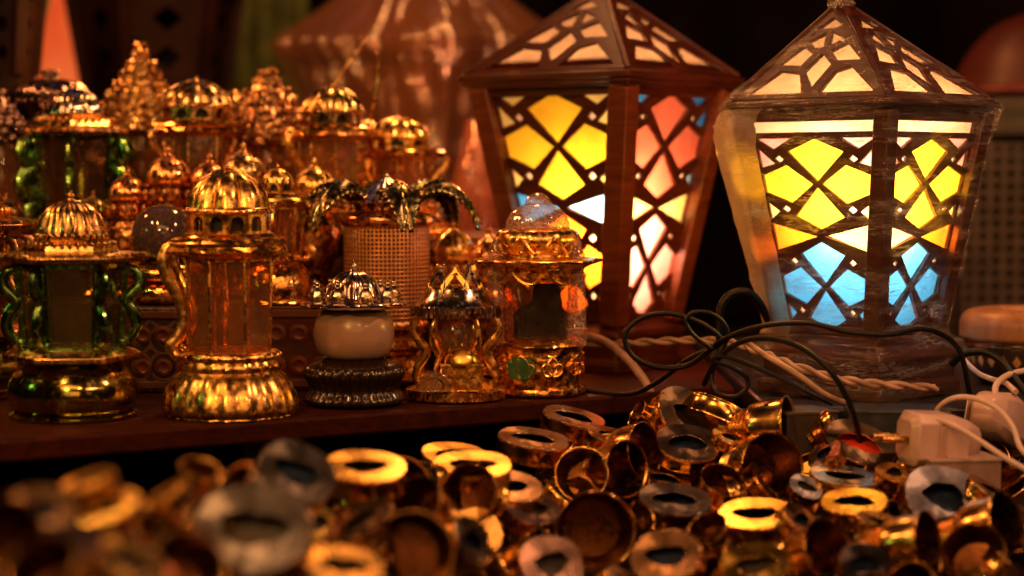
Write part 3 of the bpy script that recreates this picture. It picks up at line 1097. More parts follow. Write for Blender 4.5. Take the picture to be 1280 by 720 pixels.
L.turn('collar', [(48, Y(140)), (54, Y(146)), (56, Y(154)), (64, Y(160)), (76, Y(164)), (78, Y(168)), (66, Y(170)), (46, Y(172)), (50, Y(182)), (54, Y(192)), (50, Y(202)), (42, Y(206)), (34, Y(208))], GOLD, 96, smooth_k=3, mod=lambda th, r, z: 1 + (.07 * sin(6 * th) if r > 60 * L.s else .02 * sin(10 * th)))
bm = bmesh.new()
for i in range(8):
    a0 = 2 * pi * i / 8 + .2
    path = [(55 * q * cos(a0 + t * .70), 55 * q * sin(a0 + t * .70), L.z(Y(186 + 9 * sin(t * 2 * pi)))) for t in [j / 16 for j in range(17)]]
    tube(bm, path, 2.2 * q, 6)
    ball(bm, (54 * q * cos(a0 + .2), 54 * q * sin(a0 + .2), L.z(Y(178))), 3.6 * q)
    path = [(56 * q * cos(a0 + t * .75), 56 * q * sin(a0 + t * .75), L.z(Y(152 - 13 * sin(t * pi)))) for t in [j / 12 for j in range(13)]]
    tube(bm, path, 2.8 * q, 6)
    ball(bm, (54 * q * cos(a0 + .37), 54 * q * sin(a0 + .37), L.z(Y(136))), 4 * q)
obj('scrollwork', bm, GOLD, L.root)
L.turn('glass_dome', [(40, Y(206)), (39, Y(214)), (33, Y(226)), (22, Y(234)), (14, Y(238))], PINKGL, 48, ripple(12, .03), smooth_k=4, cap=False)
L.turn('knob', [(14, Y(236)), (16, Y(240)), (12, Y(246)), (6, Y(250)), (0, Y(251))], PINKGL, 24, smooth_k=4)
for i, a in enumerate((-.55, pi + .4, pi * .42, pi * .75)):
    c = (56 * q * cos(a), 56 * q * sin(a), 0)
    bm = bmesh.new()
    lathe(bm, L.pr([(13, Y(62)), (13, Y(80)), (14, Y(83)), (12, Y(86)), (12, Y(112)), (14, Y(115)), (11, Y(118)), (11, Y(146)), (13, Y(150)), (9, Y(154)), (9, Y(172)), (11, Y(175)), (7, Y(180)), (5, Y(192)), (0, Y(200))]), 16, c=c)
    obj('minaret', bm, PINKGL, L.root)

# round tin with a ribbed roof and palm leaves
L = Small('palm_tin', 'round gridded copper tin with ribbed silver roof and drooping palm leaves', 'tin', 484, 1.645, SH, .25)
Y = lambda h: L.by - h
GRID = NT('gridded_copper')
v = GRID.coord()
tc = GRID.n('ShaderNodeSeparateXYZ')
GRID.l(v, tc.inputs[0])
at = GRID.n('ShaderNodeMath', operation='ARCTAN2')
GRID.l(tc.outputs['Y'], at.inputs[0])
GRID.l(tc.outputs['X'], at.inputs[1])


def wavy(src, k):
    m = GRID.n('ShaderNodeMath', operation='MULTIPLY')
    m.inputs[1].default_value = k
    GRID.l(src, m.inputs[0])
    sn = GRID.n('ShaderNodeMath', operation='SINE')
    GRID.l(m.outputs[0], sn.inputs[0])
    return sn.outputs[0]


mx = GRID.n('ShaderNodeMath', operation='MAXIMUM')
GRID.l(wavy(at.outputs[0], 64.0), mx.inputs[0])
GRID.l(wavy(tc.outputs['Z'], 1750.0), mx.inputs[1])
bp = GRID.n('ShaderNodeBump', Strength=0.8, Distance=0.001)
GRID.l(mx.outputs[0], bp.inputs['Height'])
gb = GRID.n('ShaderNodeBsdfPrincipled', Metallic=.55, Roughness=.34)
GRID.l(GRID.ramp(mx.outputs[0], [(0.2, (.22, .07, .025)), (.9, (.80, .36, .14))]), gb.inputs['Base Color'])
GRID.l(bp.outputs[0], gb.inputs['Normal'])
GRID.l(gb.outputs[0], GRID.out.inputs['Surface'])
L.turn('base', [(50, Y(0)), (58, Y(4)), (58, Y(14)), (46, Y(20)), (42, Y(36)), (48, Y(46)), (46, Y(60)), (52, Y(72)), (50, Y(80))], GOLD, 64, ripple(16, .03), smooth_k=3)
L.turn('tin_body', [(50, Y(78)), (53, Y(84)), (54, Y(194)), (52, Y(198))], GRID.m, 64)
L.turn('collar', [(52, Y(196)), (58, Y(199)), (60, Y(206)), (56, Y(212)), (44, Y(215)), (36, Y(218)), (36, Y(226))], COPPER, 64, smooth_k=2)
L.turn('roof', [(36, Y(224)), (47, Y(226)), (48, Y(229)), (38, Y(236)), (22, Y(247)), (7, Y(256)), (4, Y(258))], SILVER, 96, ripple(16, .09))
L.finial(Y(264), Y(256), 5, SILVER)


def palm_leaf(L, a, parent):
    q = L.s
    spine = cr([(20, 222, 0), (40, 242, 0), (64, 252, 0), (86, 247, 0), (104, 230, 0), (114, 204, 0)], 6)
    m = len(spine)
    ca, sa = cos(a), sin(a)
    bm = bmesh.new()
    rows = []
    K = 9
    for i, p in enumerate(spine):
        t = i / (m - 1)
        w = 19 * sin(pi * (.12 + .80 * t)) * (1.0 if t < .97 else .6)
        row = []
        for j in range(-K, K + 1):
            u = j / K
            ridge = 2.0 * (1 if (i + abs(j)) % 2 else -1) * (abs(u) > .1)
            rag = 1 + (.34 if i % 2 and abs(j) >= K - 1 else -.06)
            r = p.x + abs(u) * 7
            h = p.y - abs(u) ** 2 * 12 + ridge + (4 if j == 0 else 0)
            y = u * w * rag
            row.append(bm.verts.new(((r * ca - y * sa) * q, (r * sa + y * ca) * q, L.z(L.by - h))))
        rows.append(row)
    for r0, r1 in zip(rows[:-1], rows[1:]):
        for j in range(2 * K):
            bm.faces.new((r0[j], r0[j + 1], r1[j + 1], r1[j]))
    o = obj('palm_leaf', bm, PALM, parent, sharp=20)
    so = o.modifiers.new('thick', 'SOLIDIFY')
    so.thickness = .0012
    return o


for i in range(6):
    palm_leaf(L, 2 * pi * i / 6 - pi / 2 + .02, L.root)

# ------------------------------------------------------------------ ornament boxes on the shelf
ORN = NT('inlaid_dark_box')
v = ORN.coord((1, 1, 1))
vo = ORN.n('ShaderNodeTexVoronoi', Scale=46.0, Randomness=0.0)
ORN.l(v, vo.inputs['Vector'])
w = ORN.n('ShaderNodeMath', operation='MULTIPLY')
w.inputs[1].default_value = 24.0
ORN.l(vo.outputs['Distance'], w.inputs[0])
sn = ORN.n('ShaderNodeMath', operation='SINE')
ORN.l(w.outputs[0], sn.inputs[0])
b = ORN.n('ShaderNodeBsdfPrincipled', Roughness=.4)
ORN.l(ORN.ramp(sn.outputs[0], [(.62, (.022, .009, .006)), (.7, (.20, .085, .035)), (.9, (.20, .085, .035)), (.96, (.03, .012, .008))]), b.inputs['Base Color'])
ORN.l(b.outputs[0], ORN.out.inputs['Surface'])


def orn_box(label, x0, x1, d0, d1, mat):
    "box between two photo columns, front at depth d0"
    xa, xb = (x0 - 640) / F * d0, (x1 - 640) / F * d0
    t = thing('ornament_box', label, 'box', ((xa + xb) / 2, (d0 + d1) / 2, SH))
    h = TIER2 - SH - .0006
    w = xb - xa
    bm = bmesh.new()
    box(bm, (0, 0, h / 2), (w, d1 - d0, h))
    obj('box_body', bm, mat, t, bevel=.0012)
    for zz in (h - .006, .006):
        bm = bmesh.new()
        box(bm, (0, -(d1 - d0) / 2 - .0006, zz), (w * .96, .002, .006))
        obj('trim', bm, DWOOD, t, bevel=.0005)
    bm = bmesh.new()
    for k in (-1, 0, 1):
        for zz in (h * .3, h * .68):
            lathe(bm, [(w * .12, 0), (w * .13, .0012), (w * .08, .002), (w * .05, .001), (0, .001)], 16, c=(0, 0, 0))
            for vv in bm.verts:
                if not vv.tag:
                    vv.tag = True
                    x, y, z = vv.co
                    vv.co = (x + k * w * .3, -(d1 - d0) / 2 - z - .0002, zz + y)
    obj('inlay', bm, MAHOGL, t)
    return t


orn_box('dark inlaid box under the speckled dark globe between the two front lanterns', 160, 246, 1.575, 1.65, ORN.m)
orn_box('dark wooden box with faint panels behind the white globe jar', 326, 420, 1.59, 1.65, MAHOG)

# ------------------------------------------------------------------ middle tier
T2 = TIER2 + .0008
# dark speckled globe on two gold cushions
L = Small('globe_ornament', 'dark speckled glass globe resting on two rolled gold cushions', 'ornament', 205, 1.62, T2)
Y = lambda h: L.by - h
L.turn('cushion', [(38, Y(0)), (46, Y(6)), (48, Y(14)), (44, Y(22)), (32, Y(26))], GOLDC, 48, smooth_k=4)
L.turn('cushion', [(32, Y(26)), (46, Y(30)), (52, Y(38)), (46, Y(47)), (30, Y(52))], GOLDC, 48, smooth_k=4)
L.turn('globe', [(20, Y(50)), (33, Y(60)), (39, Y(78)), (38, Y(94)), (30, Y(110)), (16, Y(120)), (0, Y(123))], DGLOBE, 48, smooth_k=4)

# little gold urn-lantern between H and L
L = Small('urn_lantern', 'little gold urn lantern with scroll arms and beaded foot, beside the smoky amber lantern', 'lantern', 348, 1.625, T2, .3)
Y = lambda h: L.by - h
dm = [(2, Y(166)), (10, Y(164)), (17, Y(156)), (19, Y(148))]
L.turn('dome', dm, GOLD, 96, ripple(8, .14), smooth_k=4, extra=L.ribs([(r * .94, y) for r, y in dm], 8, 1.2, pi / 8))
L.finial(Y(173), Y(165), 3, GOLD)
L.arcade(20, Y(149), Y(137), 8, GOLD)
L.turn('cornice', [(20, Y(138)), (36, Y(136)), (42, Y(130)), (44, Y(124)), (38, Y(120)), (32, Y(116))], GOLDF, 6)
L.turn('glass_body', [(32, Y(118)), (27, Y(58))], AMBERGL, 6, cap=False)
L.posts(6, 33, Y(118), 28, Y(60), 4.5, GOLD)
for i in range(4):
    L.handle([(36, Y(122)), (46, Y(114)), (48, Y(98)), (40, Y(84)), (38, Y(70)), (44, Y(60)), (36, Y(54))], pi / 2 * i - .3, GOLD, 3.4)
L.turn('foot', [(28, Y(60)), (34, Y(54)), (30, Y(48)), (40, Y(36)), (45, Y(20)), (42, Y(6)), (44, Y(0))], GOLDC, 48, smooth_k=3, extra=L.beads(33, Y(54), 18, 3.4))


def copper_urn(label, px, d, K, mat, ring=True, zb=None):
    L = Small('lidded_urn', label, 'urn', px, d, zb or T2)
    Y = lambda h: L.by - h * K
    R = lambda p: [(r * K, Y(h)) for r, h in p]
    L.turn('urn_body', R([(16, 0), (22, 4), (14, 16), (24, 40), (32, 70), (33, 92), (26, 108), (22, 116)]), COPPERF, 48, smooth_k=4)
    if ring:
        L.turn('gallery', R([(22, 114), (32, 116), (33, 121), (24, 124), (24, 136), (32, 138), (33, 142), (24, 144)]), mat, 32, extra=L.beads(30 * K, Y(129), 12, 4 * K, 1.9))
    d0 = R([(25, 142), (27, 147), (26, 156), (18, 168), (7, 175), (3, 178)])
    L.turn('dome_lid', d0, mat, 48, ripple(10, .06), smooth_k=4, extra=L.ribs(d0, 8, 1.2 * K))
    L.finial(Y(190), Y(177), 5 * K, mat)


copper_urn('copper lidded urn with beaded gallery rising behind the speckled dark globe', 212, 1.69, 1.0, COPPER)
copper_urn('slim copper lidded urn left of the beaded gallery urn, beside the green frame', 161, 1.685, .86, COPPER)
copper_urn('smallest copper urn with only its tip showing over the front gold dome', 264, 1.695, .95, COPPER)
copper_urn('dull copper urn tucked low beside the green scroll lantern at the left edge', 10, 1.685, .7, BRONZE)
copper_urn('gold lidded urn in the gap between palm tin and glass domed jar', 566, 1.70, 1.04, GOLD, zb=SH)

copper_urn('gold lidded urn half hidden between little urn lantern and the palm tin', 394, 1.69, .92, GOLD)
copper_urn('greenish gold urn seen between the green frame lantern and the front ribbed dome', 118, 1.70, .70, GOLDG)
copper_urn('old gold urn squeezed between the front gold dome and the little urn lantern', 305, 1.70, 1.02, OLDGOLD)
copper_urn('rosy gold urn glimpsed behind the glass domed jar with the green medallion', 612, 1.70, 1.0, COPPER, zb=SH)

# ------------------------------------------------------------------ back tier
T3 = TIER3 + .0008
arcade_lantern('dim old gold lantern peeping out behind the palm tin, between two brighter back lanterns', 458, 1.85, T3, .45, .2, OLDGOLD, AMBERGL, (pi * 1.1, 0), n_arch=8, W=1.2)
arcade_lantern('dim greenish gold lantern peeping out between the two beaded cone bottles', 294, 1.90, T3, .56, .1, GOLDG, AMBERGL, (pi * 1.1, 0), n_arch=8)
arcade_lantern('copper gold lantern with six ribbed dome behind the urns, tallest on the left', 248, 1.76, T3, .625, .3, OLDGOLD, AMBERGL, (pi * 1.15, pi * .2, pi * .7), n_arch=10, rib=6, W=1.3)
arcade_lantern('gold domed lantern with bright scroll arm and wire standing behind its dome', 416, 1.76, T3, .60, -.2, GOLDG, AMBERGL, (pi * 1.02, pi * 1.25, pi * .2), n_arch=10, handmat=GOLD, W=1.2)
arcade_lantern('orange lit gold lantern with low dome in front of the wrapped back lantern', 499, 1.796, T3, .47, .4, GOLD, AMBERGL, (pi * 1.1, -.2, pi * .5), n_arch=8, W=1.55)

# green frame lantern
L = Small('hexagonal_lantern', 'green framed six sided lantern with engraved glass and curly green sides', 'lantern', 97, 1.745, T3, .62)
Y = lambda h: L.by - h
dm = [(2, Y(184)), (12, Y(182)), (24, Y(174)), (31, Y(162)), (33, Y(153))]
L.turn('dome', dm, SILVER, 96, ripple(22, .09), smooth_k=4)
L.finial(Y(192), Y(183), 5, SILVER)
L.turn('collar', [(32, Y(154)), (36, Y(151)), (34, Y(146)), (50, Y(144)), (52, Y(137)), (44, Y(136))], GOLD, 6, extra=L.beads(47, Y(145), 34, 2.2, 1.6))
L.turn('eave', [(48, Y(137)), (68, Y(134)), (70, Y(130)), (66, Y(127)), (52, Y(124))], COPPER, 6)
L.posts(6, 54, Y(124), 42, Y(12), 6.5, GREEN)
L.turn('glass_body', [(51, Y(125)), (40, Y(10))], ENGRAVED, 6, cap=False)
for i in range(6):
    L.handle([(55, Y(118)), (66, Y(116)), (71, Y(104)), (64, Y(92)), (54, Y(86)), (64, Y(78)), (70, Y(64)), (62, Y(50)), (50, Y(46)), (60, Y(36)), (62, Y(22)), (50, Y(12))], pi / 3 * i, GREEN, 4.6, flat=2.0)
L.turn('base', [(54, Y(0)), (56, Y(6)), (48, Y(12)), (40, Y(14))], GREENG, 6)

# pewter lidded censer
L = Small('pewter_censer', 'dark pewter censer with ribbed saucer lid before the red orange glow', 'censer', 66, 1.838, T3)
Y = lambda h: L.by - h
L.turn('body', [(30, Y(0)), (34, Y(8)), (22, Y(30)), (34, Y(80)), (46, Y(112)), (50, Y(124)), (44, Y(132)), (30, Y(140))], PEWTER, 48, smooth_k=4)
L.turn('lid', [(30, Y(138)), (28, Y(150)), (40, Y(164)), (46, Y(170)), (46, Y(176)), (36, Y(186)), (14, Y(192)), (9, Y(194)), (11, Y(200)), (8, Y(203)), (0, Y(203))], PEWTER, 96, ripple(18, .05), smooth_k=3, extra=L.beads(41, Y(164), 26, 3))


def beaded_cone(label, px, d, h0, h1, R0, mat, swirl, seed, tall):
    L = Small('beaded_cone_bottle', label, 'bottle', px, d, T3)
    Y = lambda h: L.by - h
    rnd = random.Random(seed)
    L.turn('bottle_body', [(22, Y(0)), (30, Y(10)), (34, Y(h0 * .5)), (30, Y(h0 * .8)), (24, Y(h0 - 2))], AMBERGL, 32, smooth_k=3)
    bm = bmesh.new()
    lathe(bm, L.pr([(R0 * .86, Y(h0 - 4)), (R0 * .8, Y(h0 + 8)), (R0 * .25, Y(h1 - 6)), (0, Y(h1))]), 24)
    rows = 8
    for i in range(rows):
        t = i / (rows - 1)
        r = R0 * (1 - t * .84) * (1 + (.10 if tall else .30) * sin(t * pi))
        y = h0 + (h1 - h0) * t
        k = max(4, int(2 * pi * r / 12))
        for j in range(k):
            a = 2 * pi * (j + .5 * (i % 2)) / k + rnd.uniform(-.08, .08)
            br = rnd.uniform(4.4, 7.4) * (1 - .3 * t)
            rr = r + rnd.uniform(-2, 2)
            if swirl and rnd.random() < .6:
                path = []
                for m in range(9):
                    ph = m / 8 * 4.6 + rnd.uniform(0, .2)
                    path.append(((rr + 2) * L.s * cos(a + br * cos(ph) / r * 1.1), (rr + 2) * L.s * sin(a + br * cos(ph) / r * 1.1), L.z(Y(y + br * sin(ph) * 1.1))))
                tube(bm, path, 2.2 * L.s, 6)
            else:
                ball(bm, (rr * L.s * cos(a), rr * L.s * sin(a), L.z(Y(y + rnd.uniform(-2, 2)))), br * L.s, 1, 10, 6)
    obj('beaded_cone', bm, mat, L.root)
    if tall:
        bm = bmesh.new()
        for j in range(3):
            a = 2 * pi * j / 3 + .5
            path = [(v.x * L.s * cos(a), v.x * L.s * sin(a), L.z(Y(v.y))) for v in cr([(4, h1 - 4, 0), (9, h1 + 6, 0), (7, h1 + 15, 0), (1, h1 + 12, 0)], 5)]
            tube(bm, path, 2.6 * L.s, 8)
        ball(bm, (0, 0, L.z(Y(h1 + 2))), 6 * L.s)
        obj('finial', bm, COPPER, L.root)


beaded_cone('openwork gold beaded cone stopper bottle with looped tip, behind the copper urns', 178, 1.85, 132, 220, 54, GOLDG, True, 3, True)
beaded_cone('rounder dark gold beaded cone bottle between the two arcaded back lanterns', 335, 1.832, 116, 200, 50, BRONZE, True, 8, False)
beaded_cone('dark beaded cone bottle in shadow at the left edge beside the green lantern', 2, 1.79, 120, 176, 30, PEWTER, False, 5, False)

# thin rods standing among the back lanterns
for lab, pts, mat in (('thin gold wire leaning up from the gold scroll lantern', [(416, 108, 1.772), (436, 78, 1.78), (457, 50, 1.79)], GOLD),
                      ('thin copper red rod standing upright before the wrapped back lantern', [(461, 160, 1.80), (471, 110, 1.80), (473, 78, 1.80), (468, 52, 1.80)], COPPER)):
    bm = bmesh.new()
    tube(bm, cr([P(*p) for p in pts], 5), .0011, 8)
    ball(bm, P(*pts[-1]), .0022)
    tag(obj('wire_rod', bm, mat), lab, 'rod')
# ------------------------------------------------------------------ things behind
# big lantern wrapped in film, far back
RUSTW = plain('rusty_orange_panel', (0.12, 0.034, 0.014), .5, 12, .5)
bk = P(528, 330, 2.28)
sB = 2.28 / F
wl = thing('wrapped_lantern', 'huge lantern shrouded in crinkled plastic film behind the small gold lanterns', 'lantern', (bk.x, 2.34, SHELF_Z), radians(-35))
ZB = lambda y: (rowof(SHELF_Z, 2.34) - y) * sB
bm = bmesh.new()
lathe(bm, [(r * sB, ZB(y)) for r, y in [(90, rowof(SHELF_Z, 2.34)), (95, 330), (128, 200), (150, 76)]], 4, rot=pi / 4)
obj('body', bm, RUSTW, wl, bevel=.002)
bm = bmesh.new()
lathe(bm, [(r * sB, ZB(y)) for r, y in [(150, 78), (184, 62), (188, 46), (180, 42), (150, 20), (75, -40), (12, -95)]], 4, rot=pi / 4)
obj('roof', bm, RUSTW, wl, bevel=.002)
bm = bmesh.new()
for k in range(4):
    a = pi / 4 + k * pi / 2
    tube(bm, [(97 * sB * cos(a), 97 * sB * sin(a), ZB(330)), (153 * sB * cos(a), 153 * sB * sin(a), ZB(76))], .008, 6)
obj('post', bm, MAHOG, wl)
bm = bmesh.new()


def fm2(th, r, z):
    a = ((th + pi / 4) % (pi / 2)) - pi / 4
    p = Vector((cos(th) * 2.5, sin(th) * 2.5, z * 18))
    fold = abs(noise.noise(Vector((cos(th) * 6, sin(th) * 6, z * 9 + th * 2))))
    f2 = abs(noise.noise(Vector((cos(th) * 13 + z * 22, sin(th) * 13, z * 30))))
    return min(.7071 / cos(a), .96) * (1.07 + .05 * noise.noise(p * 1.5) - .15 * fold - .03 * f2)


lathe(bm, [(v.x * sB, ZB(v.y)) for v in cr([(118, 335), (138, 270), (148, 190), (168, 110), (190, 62), (192, 44), (150, 16), (78, -42), (20, -95)], 14)], 200, mod=fm2, cap=False)
obj('plastic_wrap', bm, film('thick_film', .42, .16, (3, 3, 7), (.40, .20, .11), .24, .5), wl, sharp=80)

# added pink form, its colour standing in for pinkish reflections by the salmon lantern
b2 = P(600, 330, 2.1)
wb = thing('pink_glow_form', 'added pink-glow chimney in plastic film between the glass jar and the salmon lantern', 'stand-in', (b2.x, 2.1, SHELF_Z))
s3 = 2.1 / F
Zb = lambda y: (rowof(SHELF_Z, 2.1) - y) * s3
bm = bmesh.new()
lathe(bm, [(r * s3, Zb(y)) for r, y in [(32, rowof(SHELF_Z, 2.1)), (34, 340), (40, 290), (36, 230), (22, 180), (16, 150)]], 32, mod=lambda th, r, z: 1 + .06 * noise.noise(Vector((cos(th) * 2, sin(th) * 2, z * 40))), cap=False)
obj('column', bm, thin_glass('pink_glow_glass', (.95, .6, .5), .35, (.85, .35, .25), .1, .8, 60), wb)
bm = bmesh.new()
lathe(bm, [(r * s3, Zb(y)) for r, y in [(44, rowof(SHELF_Z, 2.1)), (44, 350), (36, 338), (20, 335)]], 32)
obj('base', bm, COPPER, wb)


def dark_lantern(label, px, d, y_top, y_eave, y_bot, R, rot, mat, glow=None, n=6, hang=False):
    s = d / F
    zb = P(px, y_bot, d).z
    t = thing('hanging_lantern' if hang else 'wooden_lantern', label, 'lantern', (P(px, y_bot, d).x, d, zb), rot)
    Z = lambda y: (y_bot - y) * s
    bm = bmesh.new()
    lathe(bm, [(R * s, Z(y_eave)), (R * 1.15 * s, Z(y_eave - 6)), (R * 1.15 * s, Z(y_eave - 16)), (R * .2 * s, Z(y_top))], n, smooth=False)
    obj('roof', bm, mat, t, bevel=.002)
    for k in range(n):
        a = 2 * pi * k / n
        bm = bmesh.new()
        beam(bm, (R * .72 * s * cos(a), R * .72 * s * sin(a), 0), (R * .98 * s * cos(a), R * .98 * s * sin(a), Z(y_eave)), .014, .014, (-sin(a), cos(a), 0))
        obj('post', bm, mat, t, bevel=.001)
    bm = bmesh.new()
    lathe(bm, [(R * .8 * s, Z(y_bot + 22)), (R * .8 * s, Z(y_bot)), (R * .7 * s, Z(y_bot - 4))], n, smooth=False)
    obj('base', bm, mat, t, bevel=.002)
    for k in range(n):
        a, b = 2 * pi * k / n, 2 * pi * (k + 1) / n
        bm = bmesh.new()
        r0, r1 = R * .70 * s, R * .95 * s
        A, B = Vector((r0 * cos(a), r0 * sin(a), 0)), Vector((r0 * cos(b), r0 * sin(b), 0))
        C, D = Vector((r1 * cos(b), r1 * sin(b), Z(y_eave))), Vector((r1 * cos(a), r1 * sin(a), Z(y_eave)))
        W, H = (B - A).length, (D - A).length
        ex = (B - A).normalized()
        up = ((C + D) / 2 - (A + B) / 2).normalized()
        nn = ex.cross(up)
        o = (A + B) / 2
        M = Matrix(((ex.x, up.x, nn.x, o.x), (ex.y, up.y, nn.y, o.y), (ex.z, up.z, nn.z, o.z), (0, 0, 0, 1)))
        w1 = (D - C).length
        holes = []
        for q in (.22, .5, .78):
            ww = (W + (w1 - W) * q) * .2
            cy = H * q
            holes.append([(0, cy + H * .09), (ww, cy), (0, cy - H * .09), (-ww, cy)])
        plate(bm, [(-W / 2, 0), (W / 2, 0), (w1 / 2, H), (-w1 / 2, H)], holes, .004, M)
        obj('pierced_panel', bm, mat, t, sharp=0)
    return t


DW2 = plain('dark_brown_board', (0.012, 0.0035, 0.002), .6, 20, .5, spec=.1)
dark_lantern('dark six sided pierced lantern filling the shadows behind the gold beaded cone bottle', 196, 2.45, -150, -6, 160, 108, .35, DW2)
dark_lantern('dark narrow pierced lantern cut by the top left corner of the photo', 6, 2.0, -160, -30, 95, 48, .2, DW2, n=6)
# lit red-orange paper shade, seen between the two dark lanterns
sh = thing('paper_shade', 'glowing red orange paper shade in the top left corner behind the pewter censer', 'lamp shade', (P(70, 150, 2.6).x, 2.6, P(70, 120, 2.6).z))
EM = NT('lit_red_orange_paper')
v = EM.coord()
n1 = EM.n('ShaderNodeTexNoise', Scale=12.0)
EM.l(v, n1.inputs['Vector'])
em = EM.n('ShaderNodeEmission', Strength=0.85)
EM.l(EM.ramp(n1.outputs['Fac'], [(.3, (.85, .09, .018)), (.7, (1, .17, .04))]), em.inputs['Color'])
EM.l(em.outputs[0], EM.out.inputs['Surface'])
bm = bmesh.new()
s4 = 2.6 / F
lathe(bm, [(48 * s4, 0), (40 * s4, 50 * s4), (24 * s4, 100 * s4), (44 * s4, 150 * s4), (60 * s4, 190 * s4)], 24, cap=False)
obj('shade', bm, EM.m, sh)
bm = bmesh.new()
lathe(bm, [(50 * s4, -4 * s4), (50 * s4, 3 * s4)], 24)
obj('rim', bm, DW2, sh)
# green panel edge at the top left, green cloth
bm = bmesh.new()
p0, p1 = P(62, -40, 2.3), P(44, 58, 2.3)
beam(bm, p0, p1, .014, .006, (1, 0, 0))
tag(obj('green_board', bm, plain('green_paint', (.05, .16, .06), .4, 30, .4), bevel=.001), 'narrow green painted board at the top left corner', 'board')
bm = bmesh.new()
q0 = P(318, 70, 2.9)
rows = []
for j in range(2):
    rows.append([bm.verts.new((q0.x - .07 + .15 * i / 24, 2.9 + .012 * sin(i * 1.3), .02 + j * .62)) for i in range(25)])
for i in range(24):
    bm.faces.new((rows[0][i], rows[0][i + 1], rows[1][i + 1], rows[1][i]))
gc = obj('green_cloth', bm, plain('green_cloth', (.06, .085, .012), .8, 25, .6), sharp=80)
so = gc.modifiers.new('thick', 'SOLIDIFY')
so.thickness = .003
tag(gc, 'dull green cloth hanging in the dark between the left lanterns and the wrapped lantern', 'cloth')
bm = bmesh.new()
lathe(bm, [(.009, .0), (.009, .5)], 10, c=(P(282, 60, 2.75).x, 2.75, .12))
tag(obj('wooden_pole', bm, MAHOG), 'brown wooden pole standing beside the dull green cloth', 'pole')

# right: loudspeaker like cabinet with perforated grille, red hood on it
gx0, gx1, gd = P(1200, 280, 2.15).x, P(1420, 280, 2.15).x, 2.15
zt, zb = P(1240, 178, gd).z, P(1240, 395, gd).z
GREY = plain('grey_green_casing', (.035, .032, .024), .5, 30, .3)
cab = thing('grille_cabinet', 'grey cabinet with perforated metal grille in the dark right of the wrapped lantern', 'cabinet', ((gx0 + gx1) / 2, gd, 0))
bm = bmesh.new()
box(bm, (0, .12, (zt + .0) / 2), (gx1 - gx0 + .02, .2, zt))
obj('cabinet_body', bm, INNER, cab)
bm = bmesh.new()
W = gx1 - gx0
nx, nz = 13, 14
holes = []
cw, ch = W / nx, (zt - zb) / nz
for i in range(nx):
    for j in range(nz):
        cx, cz = -W / 2 + cw * (i + .5), zb + ch * (j + .5)
        holes.append([(cx + cw * .36 * cos(2 * pi * m / 6), cz + cw * .36 * sin(2 * pi * m / 6)) for m in range(6)])
plate(bm, [(-W / 2, 0.01), (W / 2, 0.01), (W / 2, zt), (-W / 2, zt)], holes, .003, Matrix(((1, 0, 0, 0), (0, 0, -1, -.012), (0, 1, 0, 0), (0, 0, 0, 1))))
obj('grille', bm, plain('grey_grille', (.075, .055, .043), .4, 40, .3), cab, sharp=0)
bm = bmesh.new()
z2 = P(1240, 116, gd).z
lathe(bm, cr2([(.02, zt), (W * .52, zt + .004), (W * .56, (zt + z2) / 2), (W * .55, z2 - .004), (W * .3, z2), (.0, z2)], 4), 40, c=(.02, .1, 0))
obj('rim_band', bm, GREY, cab)
hood = thing('red_hood', 'dark red rounded hood at the right edge above the perforated grille', 'hood', ((gx0 + gx1) / 2 + .02, gd + .1, z2))
bm = bmesh.new()
lathe(bm, cr2([(W * .50, 0), (W * .54, .006), (W * .52, .018), (W * .44, .05), (W * .3, .08), (W * .12, .096), (0, .1)], 5), 48, mod=lambda th, r, z: 1 + .012 * cos(8 * th))
obj('shell', bm, plain('dark_red_enamel', (.05, .004, .002), .5, 20, .25), hood)
bm = bmesh.new()
lathe(bm, [(W * .53, 0), (W * .56, .003), (W * .56, .009), (W * .53, .012)], 48, cap=False)
obj('piping', bm, plain('dark_red_trim', (.12, .008, .006), .4), hood)

# inlaid wooden pot, right edge
pd = 1.66
sp = pd / F
pb = P(1284, rowof(SHELF_Z, pd), pd)
DIA = NT('inlaid_band')
v = DIA.coord()
sx = DIA.n('ShaderNodeSeparateXYZ')
DIA.l(v, sx.inputs[0])
at = DIA.n('ShaderNodeMath', operation='ARCTAN2')
DIA.l(sx.outputs['Y'], at.inputs[0])
DIA.l(sx.outputs['X'], at.inputs[1])


def tri(src, k, off=0.0):
    m = DIA.n('ShaderNodeMath', operation='MULTIPLY_ADD')
    m.inputs[1].default_value = k
    m.inputs[2].default_value = off
    DIA.l(src, m.inputs[0])
    p = DIA.n('ShaderNodeMath', operation='PINGPONG')
    p.inputs[1].default_value = 1.0
    DIA.l(m.outputs[0], p.inputs[0])
    return p.outputs[0]


zmid = (rowof(SHELF_Z, pd) - 446) * sp
zz = DIA.n('ShaderNodeMath', operation='SUBTRACT')
zz.inputs[1].default_value = zmid
DIA.l(sx.outputs['Z'], zz.inputs[0])
za = DIA.n('ShaderNodeMath', operation='ABSOLUTE')
DIA.l(zz.outputs[0], za.inputs[0])
zs = DIA.n('ShaderNodeMath', operation='MULTIPLY')
zs.inputs[1].default_value = 1 / (13 * sp)
DIA.l(za.outputs[0], zs.inputs[0])
ad = DIA.n('ShaderNodeMath', operation='ADD')
DIA.l(tri(at.outputs[0], 9.0), ad.inputs[0])
DIA.l(zs.outputs[0], ad.inputs[1])
b = DIA.n('ShaderNodeBsdfPrincipled', Roughness=.3)
DIA.l(DIA.ramp(ad.outputs[0], [(.60, (.50, .24, .09)), (.63, (.02, .010, .007)), (.80, (.02, .010, .007)), (.82, (.22, .09, .04)), (.86, (.02, .01, .007))]), b.inputs['Base Color'])
